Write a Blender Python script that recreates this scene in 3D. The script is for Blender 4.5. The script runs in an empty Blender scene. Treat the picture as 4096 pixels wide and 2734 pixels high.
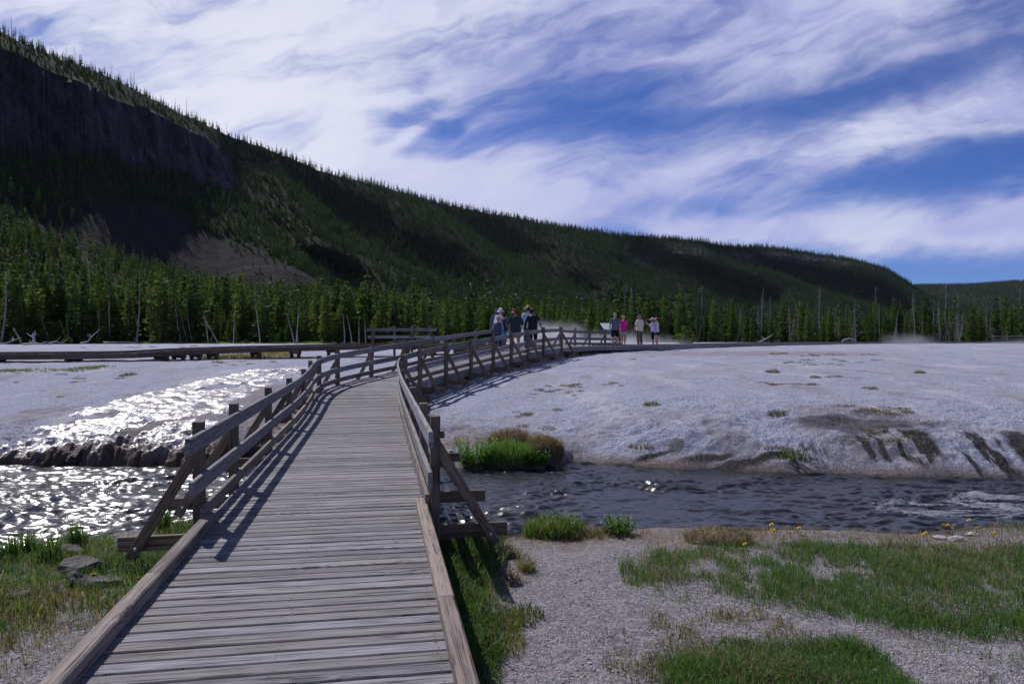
import bpy, bmesh, math, random
import numpy as np
from mathutils import Vector, Matrix
random.seed(7); RNG = np.random.default_rng(11)
D = bpy.data; SC = bpy.context.scene; COL = SC.collection
R = math.radians
F, CX, CY, EYE = 3000.0, 2048.0, 1341.0, 1.7      # survey of the photograph: focal length in its pixels, horizon row, eye height
def P(px, py, d): return Vector(((px-CX)/F*d, d, EYE-(py-CY)/F*d))
def G(px, py, z): d = F*(EYE-z)/(py-CY); return ((px-CX)/F*d, d)

# ---------------------------------------------------------------- objects
def tag(o, label=None, cat=None, group=None, kind=None):
    if label: o['label'] = label
    if cat: o['category'] = cat
    if group: o['group'] = group
    if kind: o['kind'] = kind
    return o
def empty(name, loc=(0,0,0), rz=0.0):
    o = D.objects.new(name, None); COL.objects.link(o); o.location = loc; o.rotation_euler.z = rz
    o.empty_display_size = 0.3
    return o
def link(name, me, parent=None, loc=None):
    o = D.objects.new(name, me); COL.objects.link(o)
    if loc is not None: o.location = loc
    if parent is not None: o.parent = parent
    return o
def copy_tree(o, parent=None):
    c = o.copy(); COL.objects.link(c); c.parent = parent
    for ch in list(o.children): copy_tree(ch, c)
    return c

def np_mesh(name, verts, quads=None, tris=None, mat=None, smooth=True, colors=None, attr='tint', uv=None):
    me = D.meshes.new(name)
    v = np.asarray(verts, dtype=np.float32)
    nq = 0 if quads is None else len(quads); nt = 0 if tris is None else len(tris)
    me.vertices.add(len(v)); me.vertices.foreach_set('co', v.ravel())
    loops = []
    if nq: loops.append(np.asarray(quads, dtype=np.int32).ravel())
    if nt: loops.append(np.asarray(tris, dtype=np.int32).ravel())
    if loops:
        l = np.concatenate(loops); me.loops.add(len(l)); me.loops.foreach_set('vertex_index', l)
        st = np.concatenate([np.arange(nq)*4, nq*4+np.arange(nt)*3]).astype(np.int32)
        tot = np.concatenate([np.full(nq, 4), np.full(nt, 3)]).astype(np.int32)
        me.polygons.add(nq+nt); me.polygons.foreach_set('loop_start', st)
        try: me.polygons.foreach_set('loop_total', tot)
        except Exception: pass
        me.polygons.foreach_set('use_smooth', np.full(nq+nt, bool(smooth)))
    if colors is not None:
        a = me.attributes.new(attr, 'FLOAT_COLOR', 'POINT')
        c = np.ones((len(v), 4), dtype=np.float32); colors = np.asarray(colors); c[:, :colors.shape[1]] = colors
        a.data.foreach_set('color', c.ravel())
    if mat: me.materials.append(mat)
    me.update(calc_edges=True); me.validate()
    return me

# ---------------------------------------------------------------- numeric noise
def _h(ix, iy, s):
    n = (ix.astype(np.int64)*374761393 + iy.astype(np.int64)*668265263 + s*1442695041) & 0x7fffffff
    n = ((n ^ (n >> 13))*1274126177) & 0x7fffffff
    return ((n ^ (n >> 16)) & 0xffff)/32767.5-1.0
def vnoise(x, y, s=0):
    x = np.asarray(x, float); y = np.asarray(y, float)
    ix, iy = np.floor(x), np.floor(y); fx, fy = x-ix, y-iy
    fx = fx*fx*fx*(fx*(fx*6-15)+10); fy = fy*fy*fy*(fy*(fy*6-15)+10)
    a, b = _h(ix, iy, s), _h(ix+1, iy, s); c, d = _h(ix, iy+1, s), _h(ix+1, iy+1, s)
    return (a+(b-a)*fx)*(1-fy)+(c+(d-c)*fx)*fy
def fbm(x, y, o=4, s=0, g=.5):
    t = 0; a = 1.0; n = 0
    for k in range(o):
        t = t+a*vnoise(np.asarray(x)*2**k+17.3*k, np.asarray(y)*2**k-9.1*k, s+k); n += a; a *= g
    return t/n
def sst(a, b, x):
    t = np.clip((np.asarray(x, float)-a)/(b-a), 0, 1); return t*t*(3-2*t)

# ---------------------------------------------------------------- shader expressions
class E:
    """a node socket (or number) with arithmetic"""
    def __init__(s, nt, sock): s.nt = nt; s.s = sock
    def _m(s, op, *a, clamp=False):
        n = s.nt.nodes.new('ShaderNodeMath'); n.operation = op; n.use_clamp = clamp
        for i, x in enumerate((s,)+a):
            if isinstance(x, E): s.nt.links.new(x.s, n.inputs[i])
            else: n.inputs[i].default_value = x
        return E(s.nt, n.outputs[0])
    def __add__(s, o): return s._m('ADD', o)
    __radd__ = __add__
    def __sub__(s, o): return s._m('SUBTRACT', o)
    def __rsub__(s, o): return (s*-1.0)+o
    def __mul__(s, o): return s._m('MULTIPLY', o)
    __rmul__ = __mul__
    def __truediv__(s, o): return s._m('DIVIDE', o)
    def pow(s, o): return s._m('POWER', o)
    def max(s, o): return s._m('MAXIMUM', o)
    def min(s, o): return s._m('MINIMUM', o)
    def abs(s): return s._m('ABSOLUTE')
    def clamp(s): return s._m('ADD', 0.0, clamp=True)
    def sq(s): return s*s
    def gauss(s): return (s*s*-1.0)._m('EXPONENT')
    def step(s, a, b):
        n = s.nt.nodes.new('ShaderNodeMapRange'); n.interpolation_type = 'SMOOTHSTEP'
        s.nt.links.new(s.s, n.inputs[0]); n.inputs[1].default_value = a; n.inputs[2].default_value = b
        return E(s.nt, n.outputs[0])
    def ramp(s, stops):
        n = s.nt.nodes.new('ShaderNodeValToRGB'); s.nt.links.new(s.s, n.inputs[0])
        el = n.color_ramp.elements
        while len(el) < len(stops): el.new(0.5)
        for e, (p, c) in zip(el, stops): e.position = p; e.color = (*c, 1)
        return E(s.nt, n.outputs[0])
def vec(nt, x, y, z):
    n = nt.nodes.new('ShaderNodeCombineXYZ')
    for i, v in enumerate((x, y, z)):
        if isinstance(v, E): nt.links.new(v.s, n.inputs[i])
        else: n.inputs[i].default_value = v
    return E(nt, n.outputs[0])
def xyz(e):
    n = e.nt.nodes.new('ShaderNodeSeparateXYZ'); e.nt.links.new(e.s, n.inputs[0])
    return [E(e.nt, o) for o in n.outputs]
def rgb(e):
    n = e.nt.nodes.new('ShaderNodeSeparateColor'); e.nt.links.new(e.s, n.inputs[0])
    return [E(e.nt, o) for o in n.outputs]
def noise(v, scale, detail=4, rough=.5, dist=0.0):
    n = v.nt.nodes.new('ShaderNodeTexNoise'); v.nt.links.new(v.s, n.inputs['Vector'])
    n.inputs['Scale'].default_value = scale; n.inputs['Detail'].default_value = detail
    n.inputs['Roughness'].default_value = rough; n.inputs['Distortion'].default_value = dist
    return E(v.nt, n.outputs[0])
def voro(v, scale, feature='F1', out='Distance', rnd=1.0):
    n = v.nt.nodes.new('ShaderNodeTexVoronoi'); n.feature = feature; v.nt.links.new(v.s, n.inputs['Vector'])
    n.inputs['Scale'].default_value = scale; n.inputs['Randomness'].default_value = rnd
    return E(v.nt, n.outputs[out])
def mix(f, a, b, mode='MIX'):
    nt = (f if isinstance(f, E) else a if isinstance(a, E) else b).nt
    n = nt.nodes.new('ShaderNodeMix'); n.data_type = 'RGBA'; n.blend_type = mode
    for i, x in ((0, f), (6, a), (7, b)):
        if isinstance(x, E): nt.links.new(x.s, n.inputs[i])
        elif i == 0: n.inputs[i].default_value = x
        else: n.inputs[i].default_value = (*x, 1)
    return E(nt, n.outputs[2])
def attr(nt, name, out='Color'):
    n = nt.nodes.new('ShaderNodeAttribute'); n.attribute_name = name; return E(nt, n.outputs[out])
def geo(nt, out='Position'): return E(nt, nt.nodes.new('ShaderNodeNewGeometry').outputs[out])
def objinfo(nt, out='Random'): return E(nt, nt.nodes.new('ShaderNodeObjectInfo').outputs[out])
def texco(nt, out='Object'): return E(nt, nt.nodes.new('ShaderNodeTexCoord').outputs[out])
def bump(h, strength=.5, dist=.02, normal=None):
    n = h.nt.nodes.new('ShaderNodeBump'); h.nt.links.new(h.s, n.inputs['Height'])
    n.inputs['Strength'].default_value = strength; n.inputs['Distance'].default_value = dist
    if normal: h.nt.links.new(normal.s, n.inputs['Normal'])
    return E(h.nt, n.outputs[0])
def new_mat(name):
    m = D.materials.new(name); m.use_nodes = True; nt = m.node_tree
    b = nt.nodes['Principled BSDF']; return m, nt, b
def put(nt, b, **k):
    for key, v in k.items():
        i = b.inputs[key.replace('_', ' ')]
        if isinstance(v, E): nt.links.new(v.s, i)
        elif isinstance(v, (tuple, list)): i.default_value = (*v, 1) if len(v) == 3 else v
        else: i.default_value = v
def plain(name, c, rough=.8, var=.15, scale=30.):
    m, nt, b = new_mat(name)
    n = noise(texco(nt), scale, 3)
    put(nt, b, Base_Color=mix(n, tuple(x*(1-var) for x in c), tuple(min(1, x*(1+var)) for x in c)), Roughness=rough)
    return m
def leafy(name, dark, light, trans=.35, rough=.6, tint=None, hue=None):
    """thin foliage: diffuse + translucent"""
    m, nt, b = new_mat(name)
    r = objinfo(nt); n = noise(geo(nt), 1.3, 2)
    f = (r*.85+n*.5-.2).clamp()
    c = mix(f, dark, light)
    if tint: c = attr(nt, tint)
    put(nt, b, Base_Color=c, Roughness=rough); b.inputs['Specular IOR Level'].default_value = .25
    t = nt.nodes.new('ShaderNodeBsdfTranslucent'); nt.links.new(mix(1.0, c, (1.25, 1.25, .75), 'MULTIPLY').s, t.inputs[0])
    s = nt.nodes.new('ShaderNodeMixShader'); s.inputs[0].default_value = trans
    nt.links.new(b.outputs[0], s.inputs[1]); nt.links.new(t.outputs[0], s.inputs[2])
    nt.links.new(s.outputs[0], nt.nodes['Material Output'].inputs[0])
    return m

# ---------------------------------------------------------------- lumber
class Lumber:
    """collects chamfered boards into ONE mesh; uv = metres along / across the grain, rnd = one number per board"""
    def __init__(s): s.v = []; s.f = []; s.uv = []; s.rnd = []
    def board(s, pts, w, h, up=Vector((0,0,1)), ch=.004, rnd=None, side=None):
        """pts: polyline of the board's centre; w across, h along up"""
        r = random.random() if rnd is None else rnd
        pts = [Vector(p) for p in pts]; L = 0.0; rings = []
        a, b = w/2, h/2
        prof = [(-a+ch,-b),(a-ch,-b),(a,-b+ch),(a,b-ch),(a-ch,b),(-a+ch,b),(-a,b-ch),(-a,-b+ch)]
        per = [0, w, w, w+h, w+h, 2*w+h, 2*w+h, 2*w+2*h]
        for i, p in enumerate(pts):
            t = (pts[min(i+1, len(pts)-1)]-pts[max(i-1, 0)]).normalized()
            sd = t.cross(up).normalized() if side is None else side
            u2 = sd.cross(t).normalized()
            if i: L += (p-pts[i-1]).length
            base = len(s.v)
            for (x, y) in prof: s.v.append(p+sd*x+u2*y)
            rings.append((base, L))
        o = r*13.7
        for (b0, l0), (b1, l1) in zip(rings, rings[1:]):
            for k in range(8):
                k2 = (k+1) % 8
                s.f.append((b0+k, b1+k, b1+k2, b0+k2)); s.rnd.append(r)
                p0, p1 = per[k], per[k2] if k2 else 2*w+2*h+.001
                s.uv.append(((l0+o, p0), (l1+o, p0), (l1+o, p1), (l0+o, p1)))
        for (b0, l0), fl in ((rings[0], 0), (rings[-1], 1)):
            idx = [b0+k for k in range(8)]
            if fl: idx.reverse()
            s.f.append(tuple(idx)); s.rnd.append(r)
            q = [(o+50+(.03*prof[i-b0][0]), 7+prof[i-b0][1]) for i in idx]; s.uv.append(tuple(q))
        return s
    def build(s, name, mat, parent=None):
        if parent is not None:
            off = Vector(parent.matrix_basis.translation)
            vs = [v-off for v in s.v]
        else: vs = s.v
        me = D.meshes.new(name); me.from_pydata(vs, [], s.f)
        uvl = me.uv_layers.new(name='UVMap'); flat = [c for f in s.uv for p in f for c in p]
        uvl.data.foreach_set('uv', flat)
        a = me.attributes.new('rnd', 'FLOAT', 'FACE'); a.data.foreach_set('value', s.rnd)
        me.materials.append(mat); me.update()
        return link(name, me, parent)
# ================================================================ materials
def wood_mat(name, light, dark, tan, wear=1.0):
    m, nt, b = new_mat(name)
    u = nt.nodes.new('ShaderNodeUVMap'); uv = E(nt, u.outputs[0]); x, y, _ = xyz(uv)
    r = attr(nt, 'rnd', 'Fac')
    warp = noise(vec(nt, x*1.6, y*6, r*31), 1.0, 2)
    knot = voro(vec(nt, x*1.15, y*5.0+r*7, r*40), 1.0)
    kn = (knot*-1+.30).max(0.0)*3.4                        # 0..1 near a knot
    yy = y+warp*.030+kn*.05
    g1 = noise(vec(nt, x*1.1, yy*95, r*53), 1.0, 4, .65)
    g2 = noise(vec(nt, x*3.0, yy*34, r*19), 1.0, 3, .6)
    blot = noise(vec(nt, x*2.2, y*9, r*77), 1.0, 4, .6)
    rings = ((knot*70)._m('SINE'))*kn
    tone = (g1*.55+g2*.45+(rings*.22)-kn*.05).clamp()
    crack = g1.step(.43, .34)*g2.step(.58, .40)
    c = mix(tone.step(.28, .70), dark, light)
    c = mix(((r*7.31)._m('FRACT')*.55+blot*.5-.25).clamp(), c, mix(tone.step(.2, .75), tuple(q*.5 for q in tan), tan))
    sh = (r*3.77)._m('FRACT')*.55+.62
    c = mix(1.0, c, vec(nt, sh, sh, sh), 'MULTIPLY')
    c = mix((crack*.8*wear).clamp(), c, (.018, .016, .018))
    c = mix((kn.step(.55, .95)*.65), c, (.045, .036, .032))
    put(nt, b, Base_Color=c, Roughness=.78, Normal=bump(tone-crack*1.0-kn*.3, .9, .009))
    b.inputs['Specular IOR Level'].default_value = .3
    return m
WOOD_DECK = wood_mat('weathered deck boards', (.30, .295, .325), (.068, .064, .071), (.235, .20, .175))
WOOD_RAIL = wood_mat('silver grey rails', (.30, .295, .325), (.125, .12, .138), (.25, .225, .21), .6)
WOOD_POST = wood_mat('brown posts', (.215, .172, .138), (.080, .062, .050), (.22, .155, .105), .6)
WOOD_CURB = wood_mat('curb timbers', (.29, .245, .225), (.095, .078, .070), (.28, .215, .17), 1.0)
WOOD_DARK = wood_mat('dark beams', (.16, .122, .098), (.06, .045, .037), (.16, .11, .08), .5)
BOLT = plain('zinc bolt', (.5, .5, .52), .35)
CONC = plain('pale footing', (.34, .37, .36), .9)

def ground_mat():
    m, nt, b = new_mat('sinter and gravel')
    p = geo(nt); k = attr(nt, 'mask'); si, wet, br = rgb(k); gr = attr(nt, 'mask', 'Alpha')
    cell = voro(p, 48, out='Color'); cr, cg, cb = rgb(cell)
    d1 = voro(p, 48); d2 = voro(p, 17); d3 = voro(p, 85)
    big = noise(p, .55, 5, .6); mid = noise(p, 2.4, 5, .62); fine = noise(p, 14, 5, .65); vf = noise(p, 55, 3, .6)
    gravel = mix((cr*.6+vf*.4).step(.15, .85), (.14, .126, .134), (.345, .322, .345))
    gravel = mix(mid.step(.52, .70)*.55, gravel, (.18, .148, .13))
    gravel = mix(d3.step(.52, .75)*.6, gravel, (.09, .08, .078))
    sinter = mix((fine*.6+cr*.4).step(.2, .8), (.205, .21, .28), (.455, .465, .585))
    sinter = mix(big.step(.50, .66)*.62, sinter, mix(fine, (.235, .21, .215), (.39, .36, .375)))
    sinter = mix(mid.step(.40, .27)*.6, sinter, (.19, .18, .215))
    flow = noise(vec(nt, xyz(p)[0]*.9+big*2.2, xyz(p)[1]*.22, 0.0), 1.1, 5, .6); sinter = mix(flow.step(.56, .64)*.55, sinter, (.50, .485, .53)); sinter = mix(flow.step(.43, .36)*.5, sinter, mix(fine, (.15, .135, .14), (.27, .245, .25)))
    sinter = mix(mid.step(.62, .74)*.7, sinter, (.53, .53, .63))
    c = mix(si, gravel, sinter)
    c = mix((br*(mid*.8+.55)).clamp(), c, mix(fine.step(.35, .65), (.10, .075, .055), (.27, .20, .15)))
    c = mix((wet*(fine*.9+.6)).clamp(), c, mix(fine.step(.4, .66), (.010, .009, .010), (.060, .050, .046)))
    c = mix(gr, c, mix(fine.step(.3, .7), (.035, .05, .016), (.10, .15, .035)))
    h = vf*.55+(d3*-.30)+fine*.55+si*((d1*-.30)+(d2*-.35)+fine*.8+mid*1.7)
    put(nt, b, Base_Color=c, Roughness=(wet*-.60+.92).clamp(), Normal=bump(h, 1.0, .042))
    b.inputs['Specular IOR Level'].default_value = .2
    return m
GROUND = ground_mat()

def water_mat():
    m, nt, b = new_mat('creek water')
    p = geo(nt); x, y, z = xyz(p)
    w = noise(p, .9, 2)
    q = vec(nt, x*.55+w*.5, y*1.5+w*.6, z)
    n1 = noise(q, 2.3, 3, .5, .8); n2 = noise(q, 6.5, 3, .55, .6); n3 = noise(vec(nt, x*.8, y*1.4, 0.0), 34, 3, .6)
    foam = attr(nt, 'mask'); fr, fg, fb = rgb(foam)
    fo = (noise(p, 16, 5, .7)+fr*.55-.45).step(.42, .56)*fr.step(.35, .8)
    c = mix(noise(p, 1.2, 3), (.012, .013, .016), (.032, .030, .032))
    c = mix(fo*.45, c, (.34, .36, .42))
    put(nt, b, Base_Color=c, Roughness=(fo*.4+.25), Normal=bump(n2+n3*.12, .6, .022))
    b.inputs['IOR'].default_value = 1.33; b.inputs['Specular IOR Level'].default_value = .8
    return m
WATER = water_mat()
def runoff_mat():
    m, nt, b = new_mat('thin hot runoff over sinter')
    p = geo(nt); x, y, z = xyz(p)
    s = vec(nt, x*1.0+y*.35, y*.55-x*.2, z)
    n1 = noise(s, 5.5, 4, .62, .5); n2 = noise(s, 21, 4, .62, .4); n3 = noise(s, 1.3, 4, .6); n4 = noise(p, 60, 3, .6)
    st = noise(vec(nt, x*.55+y*.9, (y*.2-x*.35), 0.0), 2.2, 4, .6)
    c = mix(n3.step(.38, .62), (.19, .165, .17), (.33, .295, .315))
    c = mix(st.step(.57, .68)*.75, c, (.33, .205, .085))
    c = mix(n3.step(.40, .30)*.8, c, (.085, .055, .04))
    k = attr(nt, 'mask'); lip, brn, _ = rgb(k)
    c = mix((lip*(n2*1.2+.35)).clamp(), c, mix(n2.step(.42, .62), (.022, .014, .010), (.13, .085, .06)))
    put(nt, b, Base_Color=c, Roughness=(n3.step(.42, .32)*.25+.33+lip*.3), Normal=bump(n2*.8+n4*.1, .8, .03))
    nt.links.new((lip*-.5+.6).clamp().s, b.inputs['Specular IOR Level']); nt.links.new(((lip*-.6+.6).clamp()).s, b.inputs['Coat Weight']); b.inputs['Coat Roughness'].default_value = .27
    return m
RUNOFF = runoff_mat()

def hill_mat():
    m, nt, b = new_mat('hill rock, scree and forest floor')
    p = geo(nt); x, y, z = xyz(p); k = attr(nt, 'mask'); rock, scree, grn = rgb(k)
    col = noise(vec(nt, x*1.0, y*1.0, z*.42), .085, 7, .66); n = noise(p, .045, 6, .65); f = noise(p, .35, 5, .7)
    cr = mix(col.step(.34, .66), (.013, .013, .018), (.085, .078, .096))
    cr = mix(n.step(.50, .70)*.6, cr, (.050, .040, .040)); cr = mix(f.step(.56, .62)*.7, cr, (.008, .007, .008)); cr = mix(n.step(.42, .33)*.6, cr, (.014, .020, .010))
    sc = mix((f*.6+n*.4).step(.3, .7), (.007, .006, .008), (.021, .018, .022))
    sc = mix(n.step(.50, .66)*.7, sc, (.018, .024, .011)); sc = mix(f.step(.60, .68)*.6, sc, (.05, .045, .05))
    fl = mix(f.step(.3, .7), (.007, .012, .005), (.018, .027, .010))
    fl = mix(n.step(.60, .72)*.6, fl, (.026, .026, .017))
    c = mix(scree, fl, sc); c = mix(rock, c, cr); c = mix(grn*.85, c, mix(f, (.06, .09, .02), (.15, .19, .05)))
    put(nt, b, Base_Color=c, Roughness=.95, Normal=bump(col*2.2*rock+f*.8+n*1.2, .9, 3.0))
    b.inputs['Specular IOR Level'].default_value = .1
    return m
HILL = hill_mat()
PINE = leafy('pine needles', (.033, .072, .016), (.110, .156, .032), .46)
PINE_FAR = leafy('forest needles', (.015, .042, .014), (.058, .102, .026), .38)
SPRUCE = leafy('dark spruce needles', (.012, .026, .012), (.026, .045, .018), .22)
BARK = plain('bark', (.20, .165, .15), .95, .4, 6)
DEADWOOD = plain('grey dead wood', (.20, .185, .19), .9, .4, 5)
BLEACHED = plain('bleached dead wood', (.36, .335, .32), .9, .35, 6)
DEADGREY = plain('fine dead twigs', (.20, .185, .195), .95, .3, 5)
GRASS = leafy('grass blades', (.05, .1, .02), (.1, .16, .04), .48, .55, tint='tint')
LEAF = leafy('leafy stems', (.05, .15, .012), (.14, .30, .03), .5, .5)
LEAF_DIM = leafy('dull leafy stems', (.035, .10, .014), (.085, .17, .028), .45, .5)
NAIL = plain('rusty nail heads', (.03, .022, .02), .6)
# ================================================================ valley floor
NE = np.array([(-40,5.0),(-20,6.6),(-12,7.4),(-5.65,8.27),(-5.13,8.56),(-4.5,9.25),(-4.0,9.8),(-2.5,9.5),(-.87,9.1),(.16,9.4),(1.6,9.6),(3.0,9.55),(4.9,9.4),(6.8,9.9),(12,10.6),(40,12)])
FE = np.array([(-40,12.0),(-16,13.6),(-9.6,14.0),(-6.1,13.95),(-5.2,14.6),(-3,14.7),(-1.67,14.4),(-.98,13.6),(.5,13.7),(1.2,14.5),(2.56,13.9),(5.4,13.0),(8.6,12.6),(15,12.4),(40,13)])
PL = np.array([(-.5,-1.05),(-.1,-1.0),(0,-.80),(.05,-.66),(.22,-.50),(.6,-.41),(3,-.2),(6,.1),(11,.42),(17,.58),(25,.6),(200,.6)])
PM = np.array([(-.5,-1.05),(-.1,-1.0),(0,-.80),(.3,-.62),(2.5,-.32),(8,.12),(9.4,.23),(11,.37),(16,.62),(20,.68),(35,.80),(100,.70),(200,.65)])
PR = np.array([(-.5,-1.05),(-.1,-1.0),(0,-.80),(.22,-.60),(.95,-.17),(1.6,-.06),(4.2,.23),(9,.53),(16,.66),(25,.75),(40,.80),(75,.76),(110,.70),(200,.65)])
ZW = -.75
def near_edge(X): return np.interp(X, NE[:,0], NE[:,1])-.78+.16*fbm(X*1.1, X*0+3, 4, 5)
def far_edge(X): return np.interp(X, FE[:,0], FE[:,1])+.14*fbm(X*1.3, X*0+8, 4, 9)+sst(-5.0, -5.8, X)*(.16*fbm(X*3.6, X*0+2, 3, 10)+.05*vnoise(X*13, X*0, 13))
def zground(X, Y, detail=True):
    X = np.asarray(X, float); Y = np.asarray(Y, float)
    yn, yf = near_edge(X), far_edge(X)
    wl = 1-sst(-5.6, -3.6, X); wr = sst(0, 3.5, X); wm = 1-wl-wr
    t = Y-yf
    zf = wl*np.interp(t, PL[:,0], PL[:,1])+wm*np.interp(t, PM[:,0], PM[:,1])+wr*np.interp(t, PR[:,0], PR[:,1])
    tn = yn-Y
    zn = -.40-.14*np.exp(-np.maximum(tn, 0)/1.2)
    zn = zn-sst(.22, -.12, tn)*.5
    z = np.where(Y > (yn+yf)/2, zf, np.maximum(zn, -1.05))
    if detail:
        on = sst(.0, .6, t); onn = sst(0, .5, tn)
        bank = on*sst(6, .8, t)
        z = z+on*(.045*fbm(X*.55, Y*.55, 4, 21)+.030*fbm(X*2.1, Y*2.1, 4, 31))*sst(200, 40, Y)
        z = z+bank*(.12*fbm(X*1.5, Y*2.6, 5, 41)+.06*np.abs(fbm(X*4, Y*5, 4, 43)))
        z = z+sst(.02, .14, t)*sst(3.0, .4, t)*wl*(.18*fbm(X*1.7, Y*1.4, 4, 51))+sst(-.02, .08, t)*sst(.9, .3, t)*wl*(.10*fbm(X*6.5, Y*5.0, 3, 53))
        z = z+onn*(.035*fbm(X*1.3, Y*1.3, 4, 61)+.014*fbm(X*6, Y*6, 3, 66))
        z = z-.25*sst(-.2, -.9, Y-9999*0+0*Y)*0
    return z
def zg(x, y): return float(zground(np.array([x]), np.array([y]))[0])
def gpx(px, py):
    """point of the valley floor seen at a pixel of the photograph"""
    u, v = (px-CX)/F, (py-CY)/F
    d = np.concatenate([np.arange(2.5, 30, .04), np.arange(30, 130, .25)])
    below = (EYE-v*d) < zground(u*d, d)
    i = int(np.argmax(below)) if below.any() else len(d)-1
    return float(u*d[i]), float(d[i])

def build_ground():
    uin = np.linspace(-.80, .80, 760)
    ang = np.concatenate([np.linspace(-math.pi, -.70, 90)[:-1], np.arctan(np.linspace(-.842, .842, 800)), np.linspace(.70, math.pi, 90)[1:]])
    r = np.concatenate([np.geomspace(1.0, 12.4, 330)[:-1], np.linspace(12.4, 20, 230)[:-1], np.geomspace(20, 150, 250)])
    A, Rr = np.meshgrid(ang, r); X = Rr*np.sin(A); Y = Rr*np.cos(A)
    Z = zground(X, Y)
    far = sst(108, 150, Rr); Z = Z-far*1.0
    back = sst(2, -30, Y); Z = Z*(1-back)+(-.45)*back
    yn, yf = near_edge(X), far_edge(X); t = Y-yf; tn = yn-Y
    side = (Y > (yn+yf)/2)*1.0
    wl = 1-sst(-5.6, -3.6, X)
    wet = side*np.maximum(sst(.16, .02, t), wl*sst(.75, .15, t+.25*fbm(X*2, Y*2, 3, 3))*.9)
    def blob(cx, cy, rx, ry, s=0, e=.35):
        q = np.hypot((X-cx)/rx, (Y-cy)/ry)+.55*fbm(X*2.2, Y*2.2, 4, 70+s); return sst(1+e, 1-e, q)
    streak = sst(-.05, .28, fbm(X*7.5+.25*fbm(X*2, Y*3, 2, 78), t*.9, 3, 77))
    dk = np.maximum.reduce([blob(6.9, 13.6, .75, .55)*(.25+.95*streak), blob(8.35, 13.3, .5, .6, 1)*(streak*1.3), blob(6.9, 14.7, 1.3, .6, 2)*.5, blob(9.2, 13.3, .3, .5, 3)*.8,
         blob(2.7, 14.15, .45, .09, 4)*.8, blob(3.6, 13.85, .5, .09, 5)*.7, blob(3.1, 14.2, .14, .16, 6)*.5, blob(4.35, 13.6, .9, .12, 7)*.8, blob(5.3, 13.5, .4, .35, 17)*.6*streak, blob(10.4, 13.3, .4, .4, 18)*streak])
    dk = np.clip(dk*1.5, 0, 1)
    wet = np.maximum(wet, dk*side)
    wet = np.maximum(wet, sst(.06, -.05, tn)*(1-side)*.6)
    br = np.zeros_like(X)
    br = np.maximum(br, side*sst(.42, .05, t+.1*fbm(X*3, Y*3, 3, 12))*.7)
    br = np.maximum(br, blob(-1.3, 15.5, 1.2, 1.3, 8)*.55*side)
    br = np.maximum(br, blob(-.4, 15.0, 1.2, .9, 9)*.8*side)
    br = np.maximum(br, blob(7.1, 15.4, 1.3, .9, 10)*.45*side)
    br = np.maximum(br, wl*side*sst(.55, .8, blob(-6.6, 18.2, 3.6, 4.8, 11))*.55)
    br = np.maximum(br, blob(-4.7, 17.2, .9, 3.2, 12)*.75*side)
    br = np.maximum(br, blob(13, 40, 7, 4.5, 13)*.45)
    br = np.maximum(br, blob(1.2, 8.5, 1.6, .8, 14)*.6*(1-side))
    gr = np.maximum(sst(103, 109, Y+2.0*fbm(X*.2, Y*.2, 3, 14)), 0)
    gr = np.maximum(gr, blob(-12.2, 37.0, 3.6, 1.6, 15)*.55)
    V = np.stack([X.ravel(), Y.ravel(), Z.ravel()], 1)
    nr, na = X.shape
    i = np.arange(nr-1)[:,None]*na+np.arange(na-1)[None,:]; i = i.ravel()
    q = np.stack([i, i+1, i+na+1, i+na], 1)
    cl = np.stack([side.ravel()*np.maximum(sst(.0, .3, t.ravel()), .0), wet.ravel(), br.ravel(), gr.ravel()], 1)
    me = np_mesh('ground', V, q[:, ::-1], mat=GROUND, colors=cl, attr='mask')
    tag(link('ground', me), 'pale gravel and white mineral crust with brown stains around the creek', None, kind='structure')
build_ground()

def grid_mesh(name, xs, ys, zf, mask, mat, cols=None):
    X, Y = np.meshgrid(xs, ys); Z = zf(X, Y); M = mask(X, Y)
    n, m = X.shape; i = (np.arange(n-1)[:,None]*m+np.arange(m-1)[None,:]).ravel()
    q = np.stack([i, i+1, i+m+1, i+m], 1); Mf = M.ravel()
    q = q[Mf[q].all(1)]
    used = np.unique(q); mp = np.full(n*m, -1); mp[used] = np.arange(len(used))
    V = np.stack([X.ravel(), Y.ravel(), Z.ravel()], 1)[used]
    c = cols(X, Y) if cols else None
    c = np.stack([k.ravel() for k in c], 1)[used] if c else None
    return np_mesh(name, V, mp[q], mat=mat, colors=c, attr='mask')
# creek
def wz(X, Y):
    rap = sst(2.0, 6.0, X)*.8+.35
    rap = rap+.8*np.exp(-((X-6.0)/1.8)**2-((Y-10.6)/.9)**2)+.5*np.exp(-((X-7.6)/.9)**2-((Y-11.6)/.5)**2)+.5*np.exp(-((X+.1)/1.6)**2-((Y-9.9)/.45)**2)
    a = fbm(X*.75+.5*vnoise(X*1.1, Y), Y*2.4, 4, 81, .55); bb = 1-np.abs(fbm(X*1.3, Y*3.2, 4, 91, .55))*2
    wx = X+.5*vnoise(X*.9, Y*1.3, 96); wy = Y+.35*vnoise(X*1.1, Y*.8, 97)
    c = .036*vnoise(wx*1.9, wy*4.2, 98)+.026*vnoise(wx*4.3+wy, wy*8.0, 99)+.013*vnoise(X*10, Y*16, 100)
    calm = .55+.75*sst(-.35, .35, fbm(X*.5, Y*.9, 3, 94))
    return ZW+rap*(.030*a+.024*bb)+c*calm*.85
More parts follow.
